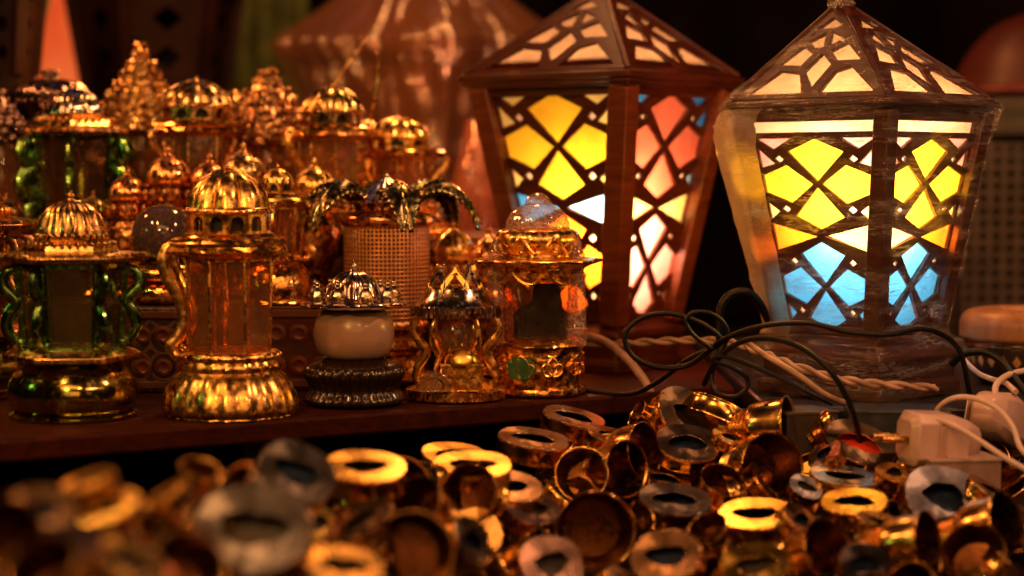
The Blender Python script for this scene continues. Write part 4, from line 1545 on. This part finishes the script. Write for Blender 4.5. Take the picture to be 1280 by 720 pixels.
DIA.l(b.outputs[0], DIA.out.inputs['Surface'])
pot = thing('inlaid_pot', 'round wooden pot with tan rim and dark diamond inlay at the right edge', 'pot', (pb.x, pd, SHELF_Z - .0005))
Zp = lambda y: (rowof(SHELF_Z, pd) - y) * sp
bm = bmesh.new()
lathe(bm, [(r * sp, Zp(y)) for r, y in [(56, rowof(SHELF_Z, pd)), (60, 474), (72, 462), (76, 445), (77, 426), (76, 424)]], 64)
obj('inlaid_bowl', bm, DIA.m, pot)
bm = bmesh.new()
lathe(bm, [(v.x * sp, Zp(v.y)) for v in cr([(76, 424), (83, 420), (84, 412), (83, 398), (76, 388), (62, 384), (50, 386), (46, 400)], 4)], 64)
obj('rim', bm, wood('tan_turned_wood', (.28, .11, .045), (.50, .25, .11), .4, (14, 14, 4)), pot)
bm = bmesh.new()
for yy in (424, 428):
    lathe(bm, [(77.6 * sp, Zp(yy + 1)), (78.4 * sp, Zp(yy)), (77.6 * sp, Zp(yy - 1))], 64, cap=False)
obj('trim', bm, COPPER, pot)

# ------------------------------------------------------------------ cables and plugs
BLK = plain('black_cable_rubber', (.004, .003, .003), .45, 100, .3, spec=.25, coat=.0)
WHT = plain('white_cable', (.62, .45, .40), .4, 100, .1)
DIRTW = plain('grubby_white_cable', (.45, .27, .2), .45, 60, .35)


def cable(label, pts, r, mat, name='power_cable'):
    bm = bmesh.new()
    tube(bm, cr([P(*p) for p in pts], 9), r, 10)
    return tag(obj(name, bm, mat), label, 'cable', 'cables tangled around the lanterns')


cable('black cable making the big open loop in front of the salmon lantern base',
      [(700, 480, 1.60), (790, 492, 1.55), (862, 448, 1.51), (900, 428, 1.50), (880, 406, 1.50), (838, 392, 1.50), (800, 398, 1.50), (781, 420, 1.50), (792, 446, 1.50), (824, 459, 1.50), (858, 457, 1.50), (884, 440, 1.49), (905, 424, 1.47), (950, 408, 1.44), (1010, 404, 1.42), (1060, 415, 1.41), (1110, 418, 1.41), (1150, 411, 1.42), (1180, 420, 1.43), (1200, 440, 1.45), (1210, 480, 1.47), (1216, 520, 1.48)], .0021, BLK)
cable('black cable with the small tight loop crossing the big loop',
      [(890, 436, 1.475), (868, 420, 1.475), (857, 402, 1.475), (866, 391, 1.475), (886, 391, 1.475), (903, 402, 1.475), (910, 420, 1.475), (900, 440, 1.475), (890, 470, 1.475), (896, 490, 1.47), (918, 496, 1.46), (934, 484, 1.46), (932, 470, 1.46), (912, 458, 1.455), (890, 450, 1.455), (910, 446, 1.45), (970, 470, 1.44), (1010, 490, 1.43), (1040, 505, 1.43)], .0018, BLK)
cable('black cable arching from the tangle down in front of the wrapped base',
      [(880, 480, 1.49), (896, 450, 1.46), (925, 428, 1.435), (960, 423, 1.42), (1000, 434, 1.41), (1036, 462, 1.40), (1058, 496, 1.40), (1070, 530, 1.41), (1076, 560, 1.43)], .0022, BLK)
cable('thick dark cable loop standing behind the tangle left of the wrapped lantern',
      [(902, 440, 1.56), (899, 410, 1.56), (903, 380, 1.56), (918, 366, 1.56), (936, 366, 1.56), (950, 380, 1.57), (960, 400, 1.58)], .0034, BLK)
cable('black cable curling behind the white plugs at the right',
      [(1190, 455, 1.50), (1204, 443, 1.49), (1228, 440, 1.48), (1250, 450, 1.47), (1268, 472, 1.46), (1290, 500, 1.45)], .003, BLK)


def twisted(label, pts, r, mat):
    path = cr([P(*p) for p in pts], 16)
    bm = bmesh.new()
    for ph in (0, pi):
        tw = []
        for i, p in enumerate(path):
            t = (path[min(i + 1, len(path) - 1)] - path[max(i - 1, 0)]).normalized()
            a = t.cross(Vector((0, 0, 1))).normalized()
            b = t.cross(a)
            w = i * .42 + ph
            tw.append(p + a * (r * .95 * cos(w)) + b * (r * .95 * sin(w)))
        tube(bm, tw, r, 8)
    return tag(obj('twisted_flex', bm, mat), label, 'cable', 'cables tangled around the lanterns')


twisted('grubby white twisted flex running level behind the black loops', [(650, 428, 1.72), (740, 430, 1.66), (800, 428, 1.62), (860, 425, 1.59), (915, 428, 1.55), (950, 440, 1.49), (990, 456, 1.445), (1050, 474, 1.43), (1110, 481, 1.43), (1170, 485, 1.45)], .0019, DIRTW)
cable('thick grubby white cable drooping over the shelf end left of the black loops', [(720, 418, 1.69), (752, 425, 1.64), (780, 445, 1.61), (800, 468, 1.595), (812, 488, 1.59), (822, 520, 1.60)], .0036, DIRTW)
cable('grubby white flex under the black arch across the wrapped base', [(930, 425, 1.47), (960, 446, 1.45), (1000, 470, 1.435), (1030, 492, 1.43), (1060, 505, 1.44)], .0022, DIRTW)


def plug(label, px, py, d, rz, ry, scale, box_like):
    t = thing('white_plug', label, 'plug', P(px, py, d), 0)
    t.rotation_euler = (0, ry, rz)
    k = scale
    W = plain('white_plug_plastic', (.58, .38, .35), .35, 50, .1, coat=.2)
    bm = bmesh.new()
    # body: octagonal block drawn out along x, narrower at the cord end
    secs = [(-.024, .011, .013), (-.020, .0165, .0175), (0.004, .0165, .0175), (.016, .013, .014), (.026, .008, .009), (.028, .006, .006)]
    rings = []
    for x, hy, hz in secs:
        c = min(hy, hz) * .35
        ring = [(-hy + c, -hz), (hy - c, -hz), (hy, -hz + c), (hy, hz - c), (hy - c, hz), (-hy + c, hz), (-hy, hz - c), (-hy, -hz + c)]
        rings.append([bm.verts.new((x * k, a * k, b * k)) for a, b in ring])
    for a, b in zip(rings[:-1], rings[1:]):
        for i in range(8):
            bm.faces.new((a[i], a[(i + 1) % 8], b[(i + 1) % 8], b[i]))
    bm.faces.new(rings[0])
    bm.faces.new(rings[-1][::-1])
    body = obj('plug_body', bm, W, t, bevel=.0009)
    bm = bmesh.new()
    box(bm, (.004 * k, -.0172 * k, 0), (.020 * k, .0012 * k, .020 * k))
    obj('grip', bm, W, body, bevel=.0004)
    for s in (-1, 1):
        bm = bmesh.new()
        tube(bm, [(-.022 * k, s * .0075 * k, 0), (-.040 * k, s * .0075 * k, 0), (-.042 * k, s * .0075 * k, 0)], [.0024 * k, .0024 * k, .0016 * k], 10)
        obj('pin', bm, BRASS, t)
    return t


plug('white two pin plug lying flat with brass pins pointing left', 1172, 549, 1.385, .22, .06, 1.12, 1)
plug('white plug propped upright behind the flat plug at the right edge', 1246, 522, 1.45, -2.2, -.35, 1.1, 1)
cable('white plug cord looping over from the flat plug to the right edge', [(1142, 540, 1.375), (1148, 527, 1.37), (1168, 524, 1.37), (1196, 534, 1.36), (1226, 552, 1.35), (1256, 572, 1.34), (1292, 592, 1.33)], .0021, WHT)
cable('white plug cord arching behind the flat plug past the propped plug', [(1166, 525, 1.43), (1176, 507, 1.42), (1196, 497, 1.41), (1222, 499, 1.40), (1248, 512, 1.39), (1266, 534, 1.38), (1276, 560, 1.37), (1296, 580, 1.36)], .0021, WHT)
cable('white cord rising at the right edge above the propped plug', [(1244, 494, 1.44), (1246, 480, 1.45), (1262, 468, 1.46), (1290, 462, 1.47)], .0024, WHT)
cable('white cord running down from the inlaid pot to the plugs', [(1205, 450, 1.52), (1222, 466, 1.50), (1240, 474, 1.48), (1256, 478, 1.46), (1270, 490, 1.44)], .0022, WHT)


def carton(name, label, px, py, d, size, rz, mat, lidmat):
    p = P(px, py, d)
    t = thing(name, label, 'box', (p.x, d, p.z), rz)
    bm = bmesh.new()
    w, dp, h = size
    box(bm, (0, 0, -h / 2), (w, dp, h))
    obj('box_body', bm, mat, t, bevel=.0008)
    bm = bmesh.new()
    box(bm, (0, 0, .0006), (w * 1.03, dp * 1.03, .0022))
    obj('box_lid', bm, lidmat, t, bevel=.0005)
    return t


carton('small_carton', 'small grey card carton among the brass pieces under the wrapped lantern', 1000, 514, 1.46, (.044, .04, .05), .35, plain('grey_card', (.05, .034, .028), .6, 60, .2), plain('grey_card_lid', (.085, .058, .046), .6, 60, .2))
carton('white_adaptor', 'white plastic adaptor block under the flat white plug', 1196, 572, 1.375, (.052, .04, .03), .12, plain('white_block', (.30, .19, .165), .45, 60, .1), plain('white_block_lid', (.36, .24, .20), .45, 60, .1))
carton('dark_carton', 'dark blue box in the shade left of the white plugs', 1120, 512, 1.455, (.075, .05, .06), -.1, plain('dark_blue_card', (.020, .026, .04), .4, 40, .4), plain('dark_card_lid', (.03, .026, .03), .4, 40, .3))
# ------------------------------------------------------------------ heap of brass fittings
OV = .84
rnd = random.Random(4)


def oval(r, n=40, f=OV):
    out = []
    for i in range(n):
        t = 2 * pi * i / n
        c, s_ = cos(t), sin(t)
        e = .86
        out.append((r * math.copysign(abs(c) ** e, c), r * f * math.copysign(abs(s_) ** e, s_)))
    return out


def ovmod(th, r, z):
    return 1.0


def oval_lathe(bm, prof, n=40, cap=False, f=OV):
    rings = []
    for r, z in prof:
        rings.append([bm.verts.new((x, y, z)) for x, y in oval(max(r, 1e-5), n, f)])
    for a, b in zip(rings[:-1], rings[1:]):
        for k in range(n):
            bm.faces.new((a[k], a[(k + 1) % n], b[(k + 1) % n], b[k]))
    if cap:
        bm.faces.new(rings[-1])


def ragged(r, seed, n=26):
    q = random.Random(seed)
    ph = [q.uniform(0, 6.28) for _ in range(4)]
    return [(r * (1 + .10 * sin(2 * t + ph[0]) + .10 * sin(3 * t + ph[1]) + .055 * sin(7 * t + ph[2])) * cos(t) * 1.05,
             r * (1 + .10 * sin(2 * t + ph[0]) + .10 * sin(3 * t + ph[1]) + .055 * sin(7 * t + ph[3])) * sin(t) * .66) for t in [2 * pi * i / n for i in range(n)]]


def make_disc(seed, neck):
    t = thing('brass_fitting' if neck else 'brass_ring_case', '', 'fitting')
    R = .029
    bm = bmesh.new()
    plate(bm, oval(R * .985), [ragged(R * .52, seed)], .0014, Matrix.Translation((0, 0, -.0007)))
    obj('face_plate', bm, NICKEL, t, bevel=.0007, sharp=20)
    bm = bmesh.new()
    oval_lathe(bm, [(R * .97, -.0016), (R * 1.0, -.001), (R * 1.012, -.002), (R * 1.0, -.0035), (R * .985, -.0045), (R * .985, -.0140), (R * 1.0, -.0150), (R * .99, -.0165), (R * .8, -.018), (R * .4, -.0185)], cap=True)
    obj('drum', bm, BRASS, t)
    bm = bmesh.new()
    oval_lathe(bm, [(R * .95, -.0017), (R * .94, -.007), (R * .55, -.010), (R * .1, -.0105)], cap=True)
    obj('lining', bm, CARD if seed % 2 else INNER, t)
    bm = bmesh.new()
    for a in (-.55, .05, .7, 2.2, 3.4, 4.2):
        x, y = R * .985 * cos(a), R * .985 * OV * sin(a)
        nv = Vector((cos(a) * OV, sin(a), 0)).normalized()
        bs = len(bm.verts)
        ring = []
        ex = Vector((-nv.y, nv.x, 0))
        for m in range(10):
            w = 2 * pi * m / 10
            ring.append(bm.verts.new(Vector((x, y, -.0092)) + nv * .0009 + ex * (.0017 * cos(w)) + Vector((0, 0, .0017 * sin(w)))))
        bm.faces.new(ring)
    obj('screw_hole_shade', bm, INNER, t)  # flat dark discs painted in place of shaded holes
    if neck:
        bm = bmesh.new()
        pr = [(R * .62, -.0165)]
        for k in range(7):
            z = -.019 - k * .0027
            pr += [(R * .60, z + .0012), (R * .66 - k * .0004, z), (R * .60, z - .0012)]
        pr += [(R * .5, -.039), (R * .42, -.0395)]
        lathe(bm, pr, 36)
        obj('threaded_neck', bm, BRASS, t)
        bm = bmesh.new()
        lathe(bm, [(R * .40, -.0385), (R * .42, -.0415), (R * .42, -.0505), (R * .36, -.0525), (0, -.0525)], 28)
        obj('end_cap', bm, BRASS, t)
    return t


def make_cup(deep):
    t = thing('brass_cup', '', 'cup')
    R = .026
    d = .031 if deep else .022
    bm = bmesh.new()
    lathe(bm, cr2([(R * .66, -d), (R * .80, -d * .92), (R * .90, -d * .6), (R * .95, -d * .2), (R * .98, -.001), (R * 1.02, 0), (R * 1.0, .0006), (R * .96, -.0008)], 4), 56, cap=False)
    obj('bell', bm, BRASS, t)
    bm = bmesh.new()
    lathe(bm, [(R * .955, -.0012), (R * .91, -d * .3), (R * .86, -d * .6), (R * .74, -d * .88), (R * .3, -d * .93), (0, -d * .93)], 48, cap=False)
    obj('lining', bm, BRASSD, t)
    bm = bmesh.new()
    pr = [(R * .66, -d)]
    for k in range(5):
        z = -d - .002 - k * .0028
        pr += [(R * .62, z + .0012), (R * .70, z), (R * .62, z - .0012)]
    pr += [(R * .5, -d - .0165), (R * .48, -d - .022), (R * .3, -d - .023), (0, -d - .023)]
    lathe(bm, pr, 36)
    obj('threaded_neck', bm, BRASS, t)
    return t


PROTO = {'N': [make_disc(1, True), make_disc(2, True), make_disc(5, True)], 'D': [make_disc(3, False), make_disc(4, False)], 'C': [make_cup(True)], 'S': [make_cup(False)]}
USED = set()
GRP = 'brass fittings heaped on the table'


def tree_copy(root):
    r = root.copy()
    COL.objects.link(r)
    for ch in list(root.children):
        c = ch.copy()
        COL.objects.link(c)
        c.parent = r
        for g in ch.children:
            e = g.copy()
            COL.objects.link(e)
            e.parent = c
    return r


def depth_of(py):
    T = [(480, 1.50), (505, 1.47), (560, 1.40), (620, 1.33), (700, 1.20), (730, 1.15), (780, 1.08)]
    for (a, da), (b, db) in zip(T[:-1], T[1:]):
        if py <= b:
            return da + (db - da) * max(0, (py - a)) / (b - a)
    return 1.08


def put(kind, px, py, half, nrm, roll, face, label, dd=0.0):
    pl = PROTO[kind]
    i = rnd.randrange(len(pl))
    key = (kind, i)
    if key in USED:
        o = tree_copy(pl[i])
    else:
        o = pl[i]
        USED.add(key)
    d = depth_of(py) * (1 - .38 * min(max((700 - px) / 700, 0), 1.05)) + dd
    base = .029 if kind in 'ND' else .026
    k = half * d / F / base
    if kind in 'ND':
        nrm = (nrm[0], nrm[1] * .62 if .25 < nrm[1] < .6 else nrm[1], nrm[2])
    n = Vector((nrm[0], -nrm[1], nrm[2])).normalized()
    ex = Vector((cos(roll), .0, 0)) + Vector((0, sin(roll), 0))
    ex = (ex - n * ex.dot(n)).normalized()
    ey = n.cross(ex)
    M = Matrix(((ex.x, ey.x, n.x), (ex.y, ey.y, n.y), (ex.z, ey.z, n.z)))
    o.location = P(px, py, d)
    o.rotation_mode = 'XYZ'
    o.rotation_euler = M.to_euler()
    o.scale = (k, k, k)
    o['label'] = label
    o['group'] = GRP
    if label.startswith('brass ring case with red glint'):
        for c in o.children:
            if c.name.startswith('lining'):
                c.material_slots[0].link = 'OBJECT'
                c.material_slots[0].material = RED_GLINT
    if face:
        for c in o.children:
            if c.name.startswith('face_plate'):
                c.material_slots[0].link = 'OBJECT'
                c.material_slots[0].material = face
    return o


RED_GLINT = plain('red_reflection_inset', (.75, .06, .02), .12, 80, .3, coat=.5)  # red colour painted in place of a reflection in the hole
NK, NB, YF = NICKEL, NICKELB, YFACE
# kind, px, py, half, normal (right, toward viewer, up), roll, face, label
HEAP = [
    ('D', 903, 512, 44, (.45, -.35, .75), -.35, YF, 'brass ring case on edge at the heap top with screw holes along its band'),
    ('N', 864, 520, 48, (.55, .70, .60), -.15, NK, 'brass fitting with pale oval face and threaded neck, left of the ring on edge'),
    ('D', 860, 553, 40, (.12, .62, .85), -.05, NK, 'peach faced brass ring case just below the pale threaded fitting'),
    ('D', 915, 546, 26, (.3, .4, .8), .4, YF, 'small brass ring case wedged behind the open cup'),
    ('C', 966, 586, 46, (.42, .85, .18), 0, None, 'open brass cup facing the viewer in the middle of the heap'),
    ('C', 986, 536, 42, (.90, .35, .10), 0, None, 'brass cup on its side with its mouth turned right, behind the open middle cup'),
    ('C', 806, 563, 36, (.75, .62, .15), 0, None, 'dark mouthed brass cup left of the peach faced ring case'),
    ('C', 783, 586, 36, (.62, .75, .10), 0, None, 'shadowed brass cup overlapping the dark mouthed cup from the left'),
    ('D', 1076, 553, 46, (.22, .60, .80), -.32, NK, 'brass ring case with red glint in its hole and screw holes along its side'),
    ('D', 1056, 594, 44, (.10, .30, .88), .1, NK, 'brass ring case lying under the case with the red glint'),
    ('D', 1008, 608, 22, (.2, .6, .7), -.5, NB, 'small pale blue rimmed ring case between the middle cup and the yellow face'),
    ('D', 1068, 626, 42, (-.10, .45, .85), -.35, YF, 'bright yellow brass ring case right of centre beside the grey faced fitting'),
    ('N', 944, 641, 48, (-.12, .45, .85), -.38, YF, 'yellow lit brass ring fitting below the open middle cup'),
    ('N', 1182, 621, 53, (.18, .85, .62), -.12, NB, 'grey faced brass fitting with threaded neck before the white plugs'),
    ('S', 1188, 584, 22, (.80, .20, .25), 0, None, 'small brass cup end standing behind the grey faced fitting'),
    ('N', 1118, 590, 26, (.2, .5, .8), .8, YF, 'small brass fitting between the red glint case and the white adaptor'),
    ('D', 844, 623, 46, (.05, .5, .80), -.1, NB, 'blue grey ring case with dark hole in front of the peach faced case'),
    ('N', 832, 694, 46, (-.35, .75, .75), -.45, NK, 'blurred peach ring fitting at the bottom edge, right of the black cup'),
    ('C', 1036, 690, 44, (.55, .62, .35), 0, None, 'blurred brass cup at the bottom edge below the bright yellow case'),
    ('D', 1082, 706, 34, (.3, 1.2, .5), 0, NB, 'blurred bluish ring case at the bottom edge beside the blurred cup'),
    ('C', 1160, 684, 46, (.75, .50, .15), 0, None, 'gold lit brass cup rolled on its side below the grey faced fitting'),
    ('C', 1262, 664, 52, (.7, .55, .3), 0, None, 'brass cup cut off by the right edge below the white cord'),
    ('N', 1240, 612, 34, (.5, .2, .8), .3, NK, 'brass fitting tipped away beside the grey faced fitting at the right edge'),
    ('D', 718, 520, 40, (.18, .32, .88), -.25, NK, 'dull brass ring case at the far left tip of the heap next to the shelf'),
    ('D', 667, 547, 45, (.10, .30, .88), -.2, NK, 'dull brass ring case just in front of the one at the shelf'),
    ('N', 456, 582, 52, (.05, .45, .85), -.08, YF, 'blurred orange ring fitting nearest the white globe jar'),
    ('D', 590, 580, 50, (.02, .40, .88), .05, YF, 'bright yellow ring case lit by the lantern, left of the shelf end'),
    ('C', 586, 616, 38, (-.35, .80, .25), 0, None, 'dark brass cup in front of the bright yellow ring case'),
    ('N', 634, 606, 46, (.12, .50, .82), -.05, NK, 'brown brass ring fitting leaning on the dark cup'),
    ('C', 744, 664, 50, (.05, .96, .10), 0, None, 'black mouthed round brass cup facing straight to the viewer at lower middle'),
    ('C', 727, 592, 34, (-.20, .85, .30), 0, None, 'shadowy brass cup behind the black mouthed cup'),
    ('S', 804, 644, 20, (.6, .5, .5), 0, None, 'little brass cup end glinting beside the black mouthed cup'),
    ('C', 516, 690, 52, (.15, .90, .25), 0, None, 'dark blurred brass cup near the bottom edge left of centre'),
    ('D', 592, 676, 40, (.75, .55, .35), .6, NB, 'blurred bluish ring case tilted sideways at the bottom edge'),
    ('N', 668, 636, 38, (.2, .55, .8), .5, NK, 'blurred brass fitting between the brown ring fitting and the black mouthed cup'),
    ('D', 316, 660, 74, (.05, 1.0, .75), -.12, NB, 'large blurred grey ring case with black hole at the lower left'),
    ('N', 372, 590, 50, (.35, .95, .70), -.5, NB, 'blurred grey ring fitting behind the large blurred grey one'),
    ('N', 136, 634, 40, (-.25, .55, .75), .2, YF, 'blurred green gold ring fitting alone toward the left edge'),
    ('D', 84, 676, 44, (.1, .55, .75), .2, NK, 'blurred dim ring case near the lower left corner'),
    ('C', 238, 706, 48, (.5, .6, .5), 0, None, 'blurred orange brass cup at the bottom edge beneath the large grey ring'),
    ('C', 12, 668, 50, (.6, .65, .3), 0, None, 'blurred brown brass cup cut off by the left edge'),
    ('N', 205, 618, 34, (-.4, .3, .8), .8, YF, 'blurred gold fitting with round highlight between the green gold and grey rings'),
    ('N', 52, 636, 40, (.3, .7, .6), .3, NK, 'blurred brown ring fitting next to the cup cut off by the left edge'),
    ('C', 50, 712, 52, (-.3, .7, .6), 0, None, 'blurred brass cup in the lower left corner'),
    ('D', 110, 600, 34, (-.2, .4, .8), .3, YF, 'blurred small gold ring case at the back of the heap, far left'),
    ('S', 170, 652, 30, (.3, .5, .7), 0, None, 'blurred small brass cup between the green gold and the large grey ring'),
    ('S', 250, 586, 26, (.3, .3, .85), 0, None, 'blurred small brass cup at the back of the heap on the left'),
    ('C', 292, 602, 30, (-.5, .4, .7), 0, None, 'blurred brass cup just behind the large grey ring case'),
    ('N', 448, 650, 46, (-.3, .5, .75), .5, NK, 'blurred brass fitting between the large grey ring and the bottom dark cup'),
    ('D', 430, 706, 52, (.2, .5, .8), .2, YF, 'blurred brass ring case at the bottom edge left of the dark cup'),
    ('N', 160, 700, 50, (.3, .55, .7), -.3, YF, 'blurred gold ring fitting at the bottom edge beside the orange cup'),
    ('C', 520, 628, 36, (-.45, .7, .4), 0, None, 'blurred brass cup behind the dark blurred cup'),
    ('N', 690, 704, 44, (.4, .8, .5), .4, NK, 'blurred brass ring fitting at the bottom edge before the black mouthed cup'),
    ('D', 944, 706, 44, (-.1, .6, .75), .2, YF, 'blurred brass ring case at the bottom edge below the yellow lit fitting'),
    ('N', 1004, 650, 34, (.5, .5, .6), .9, NK, 'brass fitting squeezed between the two yellow faces'),
    ('S', 884, 660, 26, (-.4, .5, .7), 0, None, 'small blurred brass cup left under the yellow lit fitting'),
    ('N', 1106, 654, 36, (.2, .4, .85), -.6, YF, 'brass ring fitting between the bright yellow case and the gold lit cup'),
    ('C', 905, 600, 30, (.2, .5, .75), 0, None, 'brass cup tipped up between the blue grey case and the middle cup'),
    ('S', 796, 516, 18, (-.75, .2, .45), 0, None, 'tiny brass cup end left of the pale threaded fitting'),
    ('N', 766, 544, 34, (.3, .3, .85), .3, NK, 'brass fitting wedged behind the dark mouthed cup'),
    ('C', 1216, 690, 40, (-.3, .7, .5), 0, None, 'blurred brass cup near the lower right corner'),
    ('N', 1030, 566, 28, (-.5, .2, .8), 1.2, NK, 'brass fitting on end between side lying cup and red glint case'),
    ('S', 1046, 528, 24, (.75, .1, .55), 0, None, 'pale brass cup end poking up before the dark blue box'),
]
for h in HEAP:
    put(*h)
# the layer beneath: pieces that show only in the gaps
r2 = random.Random(21)
for i in range(120):
    py = r2.uniform(540, 735)
    lim = 700 - (py - 520) * 5.4           # left border of the heap
    px = r2.uniform(max(-30, lim), 1290)
    if px < 420 and py < 655 - px * .1:
        continue
    kind = r2.choice('NNDCCS')
    nrm = (r2.uniform(-.8, .8), r2.uniform(-.1, .7), r2.uniform(.1, .9))
    o = put(kind, px, py, r2.uniform(34, 44), nrm, r2.uniform(-1, 1), r2.choice([NK, YF, NB, YF]), 'brass fitting half buried in the lower layer of the heap', r2.uniform(.015, .045))
    o.location.z = max(table_h(o.location.x, o.location.y) + .012, o.location.z - r2.uniform(.008, .022))

# ------------------------------------------------------------------ light
w = bpy.data.worlds.new('World')
sc.world = w
w.use_nodes = True
bg = w.node_tree.nodes['Background']
bg.inputs['Color'].default_value = (1.0, 0.36, 0.16, 1)
bg.inputs['Strength'].default_value = 0.005


def bulb(name, loc, power, col, rad):
    ld = bpy.data.lights.new(name, 'POINT')
    ld.energy = power
    ld.color = col
    ld.shadow_soft_size = rad
    o = bpy.data.objects.new(name, ld)
    COL.objects.link(o)
    o.location = loc
    return o


WARM = (1.0, .35, .09)
bulb('unseen_bulb', (-0.55, 0.75, 1.05), 14.0, WARM, .03)
bulb('unseen_bulb', (0.75, 1.15, 1.00), 22.0, (1.0, .47, .22), .05)
bulb('unseen_bulb', (0.05, 2.15, 1.05), 13.0, WARM, .06)
bulb('unseen_bulb', (-0.85, 1.75, .75), 8.0, (1.0, .30, .08), .05)
bulb('unseen_bulb', (-0.36, 0.50, .62), 14.0, (1.0, .48, .13), .016)  # added close to the heap for round glints on the brass
bulb('unseen_bulb', (-0.62, 1.25, .62), 4.0, (1.0, .50, .16), .02)  # small unseen bulb added for more glints
bulb('unseen_bulb', (0.55, 0.75, .62), 3.0, (1.0, .40, .22), .02)  # small unseen bulb added for glints from the right
bulb('unseen_bulb', (0.30, 0.45, .80), 6.0, (1.0, .42, .12), .05)
bulb('unseen_bulb', (-0.95, 1.15, .45), 0.6, (.5, 1.0, .2), .03)
fr = bpy.data.lights.new('high_front_fill', 'AREA')  # unseen fill lamp added to light the brass from above the front
fr.shape = 'RECTANGLE'
fr.size, fr.size_y = 1.1, .35
fr.energy = 3.2
fr.color = (1.0, .42, .14)
fo = bpy.data.objects.new('high_front_fill', fr)
COL.objects.link(fo)
fo.location = (-.1, .1, 1.15)
fo.rotation_euler = (Vector((-.1, .1, 1.15)) - Vector((0, 1.45, .05))).to_track_quat('Z', 'Y').to_euler()
sg = bpy.data.lights.new('low_front_fill', 'AREA')  # broad unseen fill added to brighten upright metal faces
sg.shape = 'RECTANGLE'
sg.size, sg.size_y = 1.2, .5
sg.energy = 3.6
sg.color = (1.0, .42, .13)
so_ = bpy.data.objects.new('low_front_fill', sg)
COL.objects.link(so_)
so_.location = (.45, -1.0, .75)
so_.rotation_euler = (Vector((.45, -1.0, .75)) - Vector((0, 1.5, .1))).to_track_quat('Z', 'Y').to_euler()
bulb('unseen_bulb', (-.02, 1.95, .80), 4.0, (1.0, .42, .14), .03)
bulb('unseen_bulb', (-.14, 1.98, .36), 1.3, (1.0, .32, .07), .02)  # added behind the back row to send a warm glow through the glass
bulb('unseen_bulb', (-.40, 1.97, .38), 1.0, (1.0, .32, .07), .02)  # added likewise for a warm glow behind the left lanterns
bulb('unseen_bulb', (-.01, 2.06, .34), .6, (1.0, .28, .10), .02)  # added to light the pink form
ar = bpy.data.lights.new('overhead_strip', 'AREA')
ar.shape = 'RECTANGLE'
ar.size, ar.size_y = 1.6, .5
ar.energy = .25
ar.color = (.50, .58, 1.0)
ao = bpy.data.objects.new('overhead_strip', ar)
COL.objects.link(ao)
ao.location = (0, 2.3, 2.0)
ao.rotation_euler = (radians(-20), 0, 0)

# ------------------------------------------------------------------ render settings
sc.view_settings.view_transform = 'Standard'
sc.view_settings.look = 'None'
sc.view_settings.exposure = 0.0
sc.view_settings.gamma = 1.0
sc.render.engine = 'CYCLES'
cy = sc.cycles
cy.max_bounces = 10
cy.diffuse_bounces = 4
cy.glossy_bounces = 5
cy.transmission_bounces = 6
cy.transparent_max_bounces = 16
cy.sample_clamp_indirect = 4.0
cy.sample_clamp_direct = 30.0
cy.caustics_reflective = False
cy.caustics_refractive = False
cy.blur_glossy = .6
cy.use_denoising = True
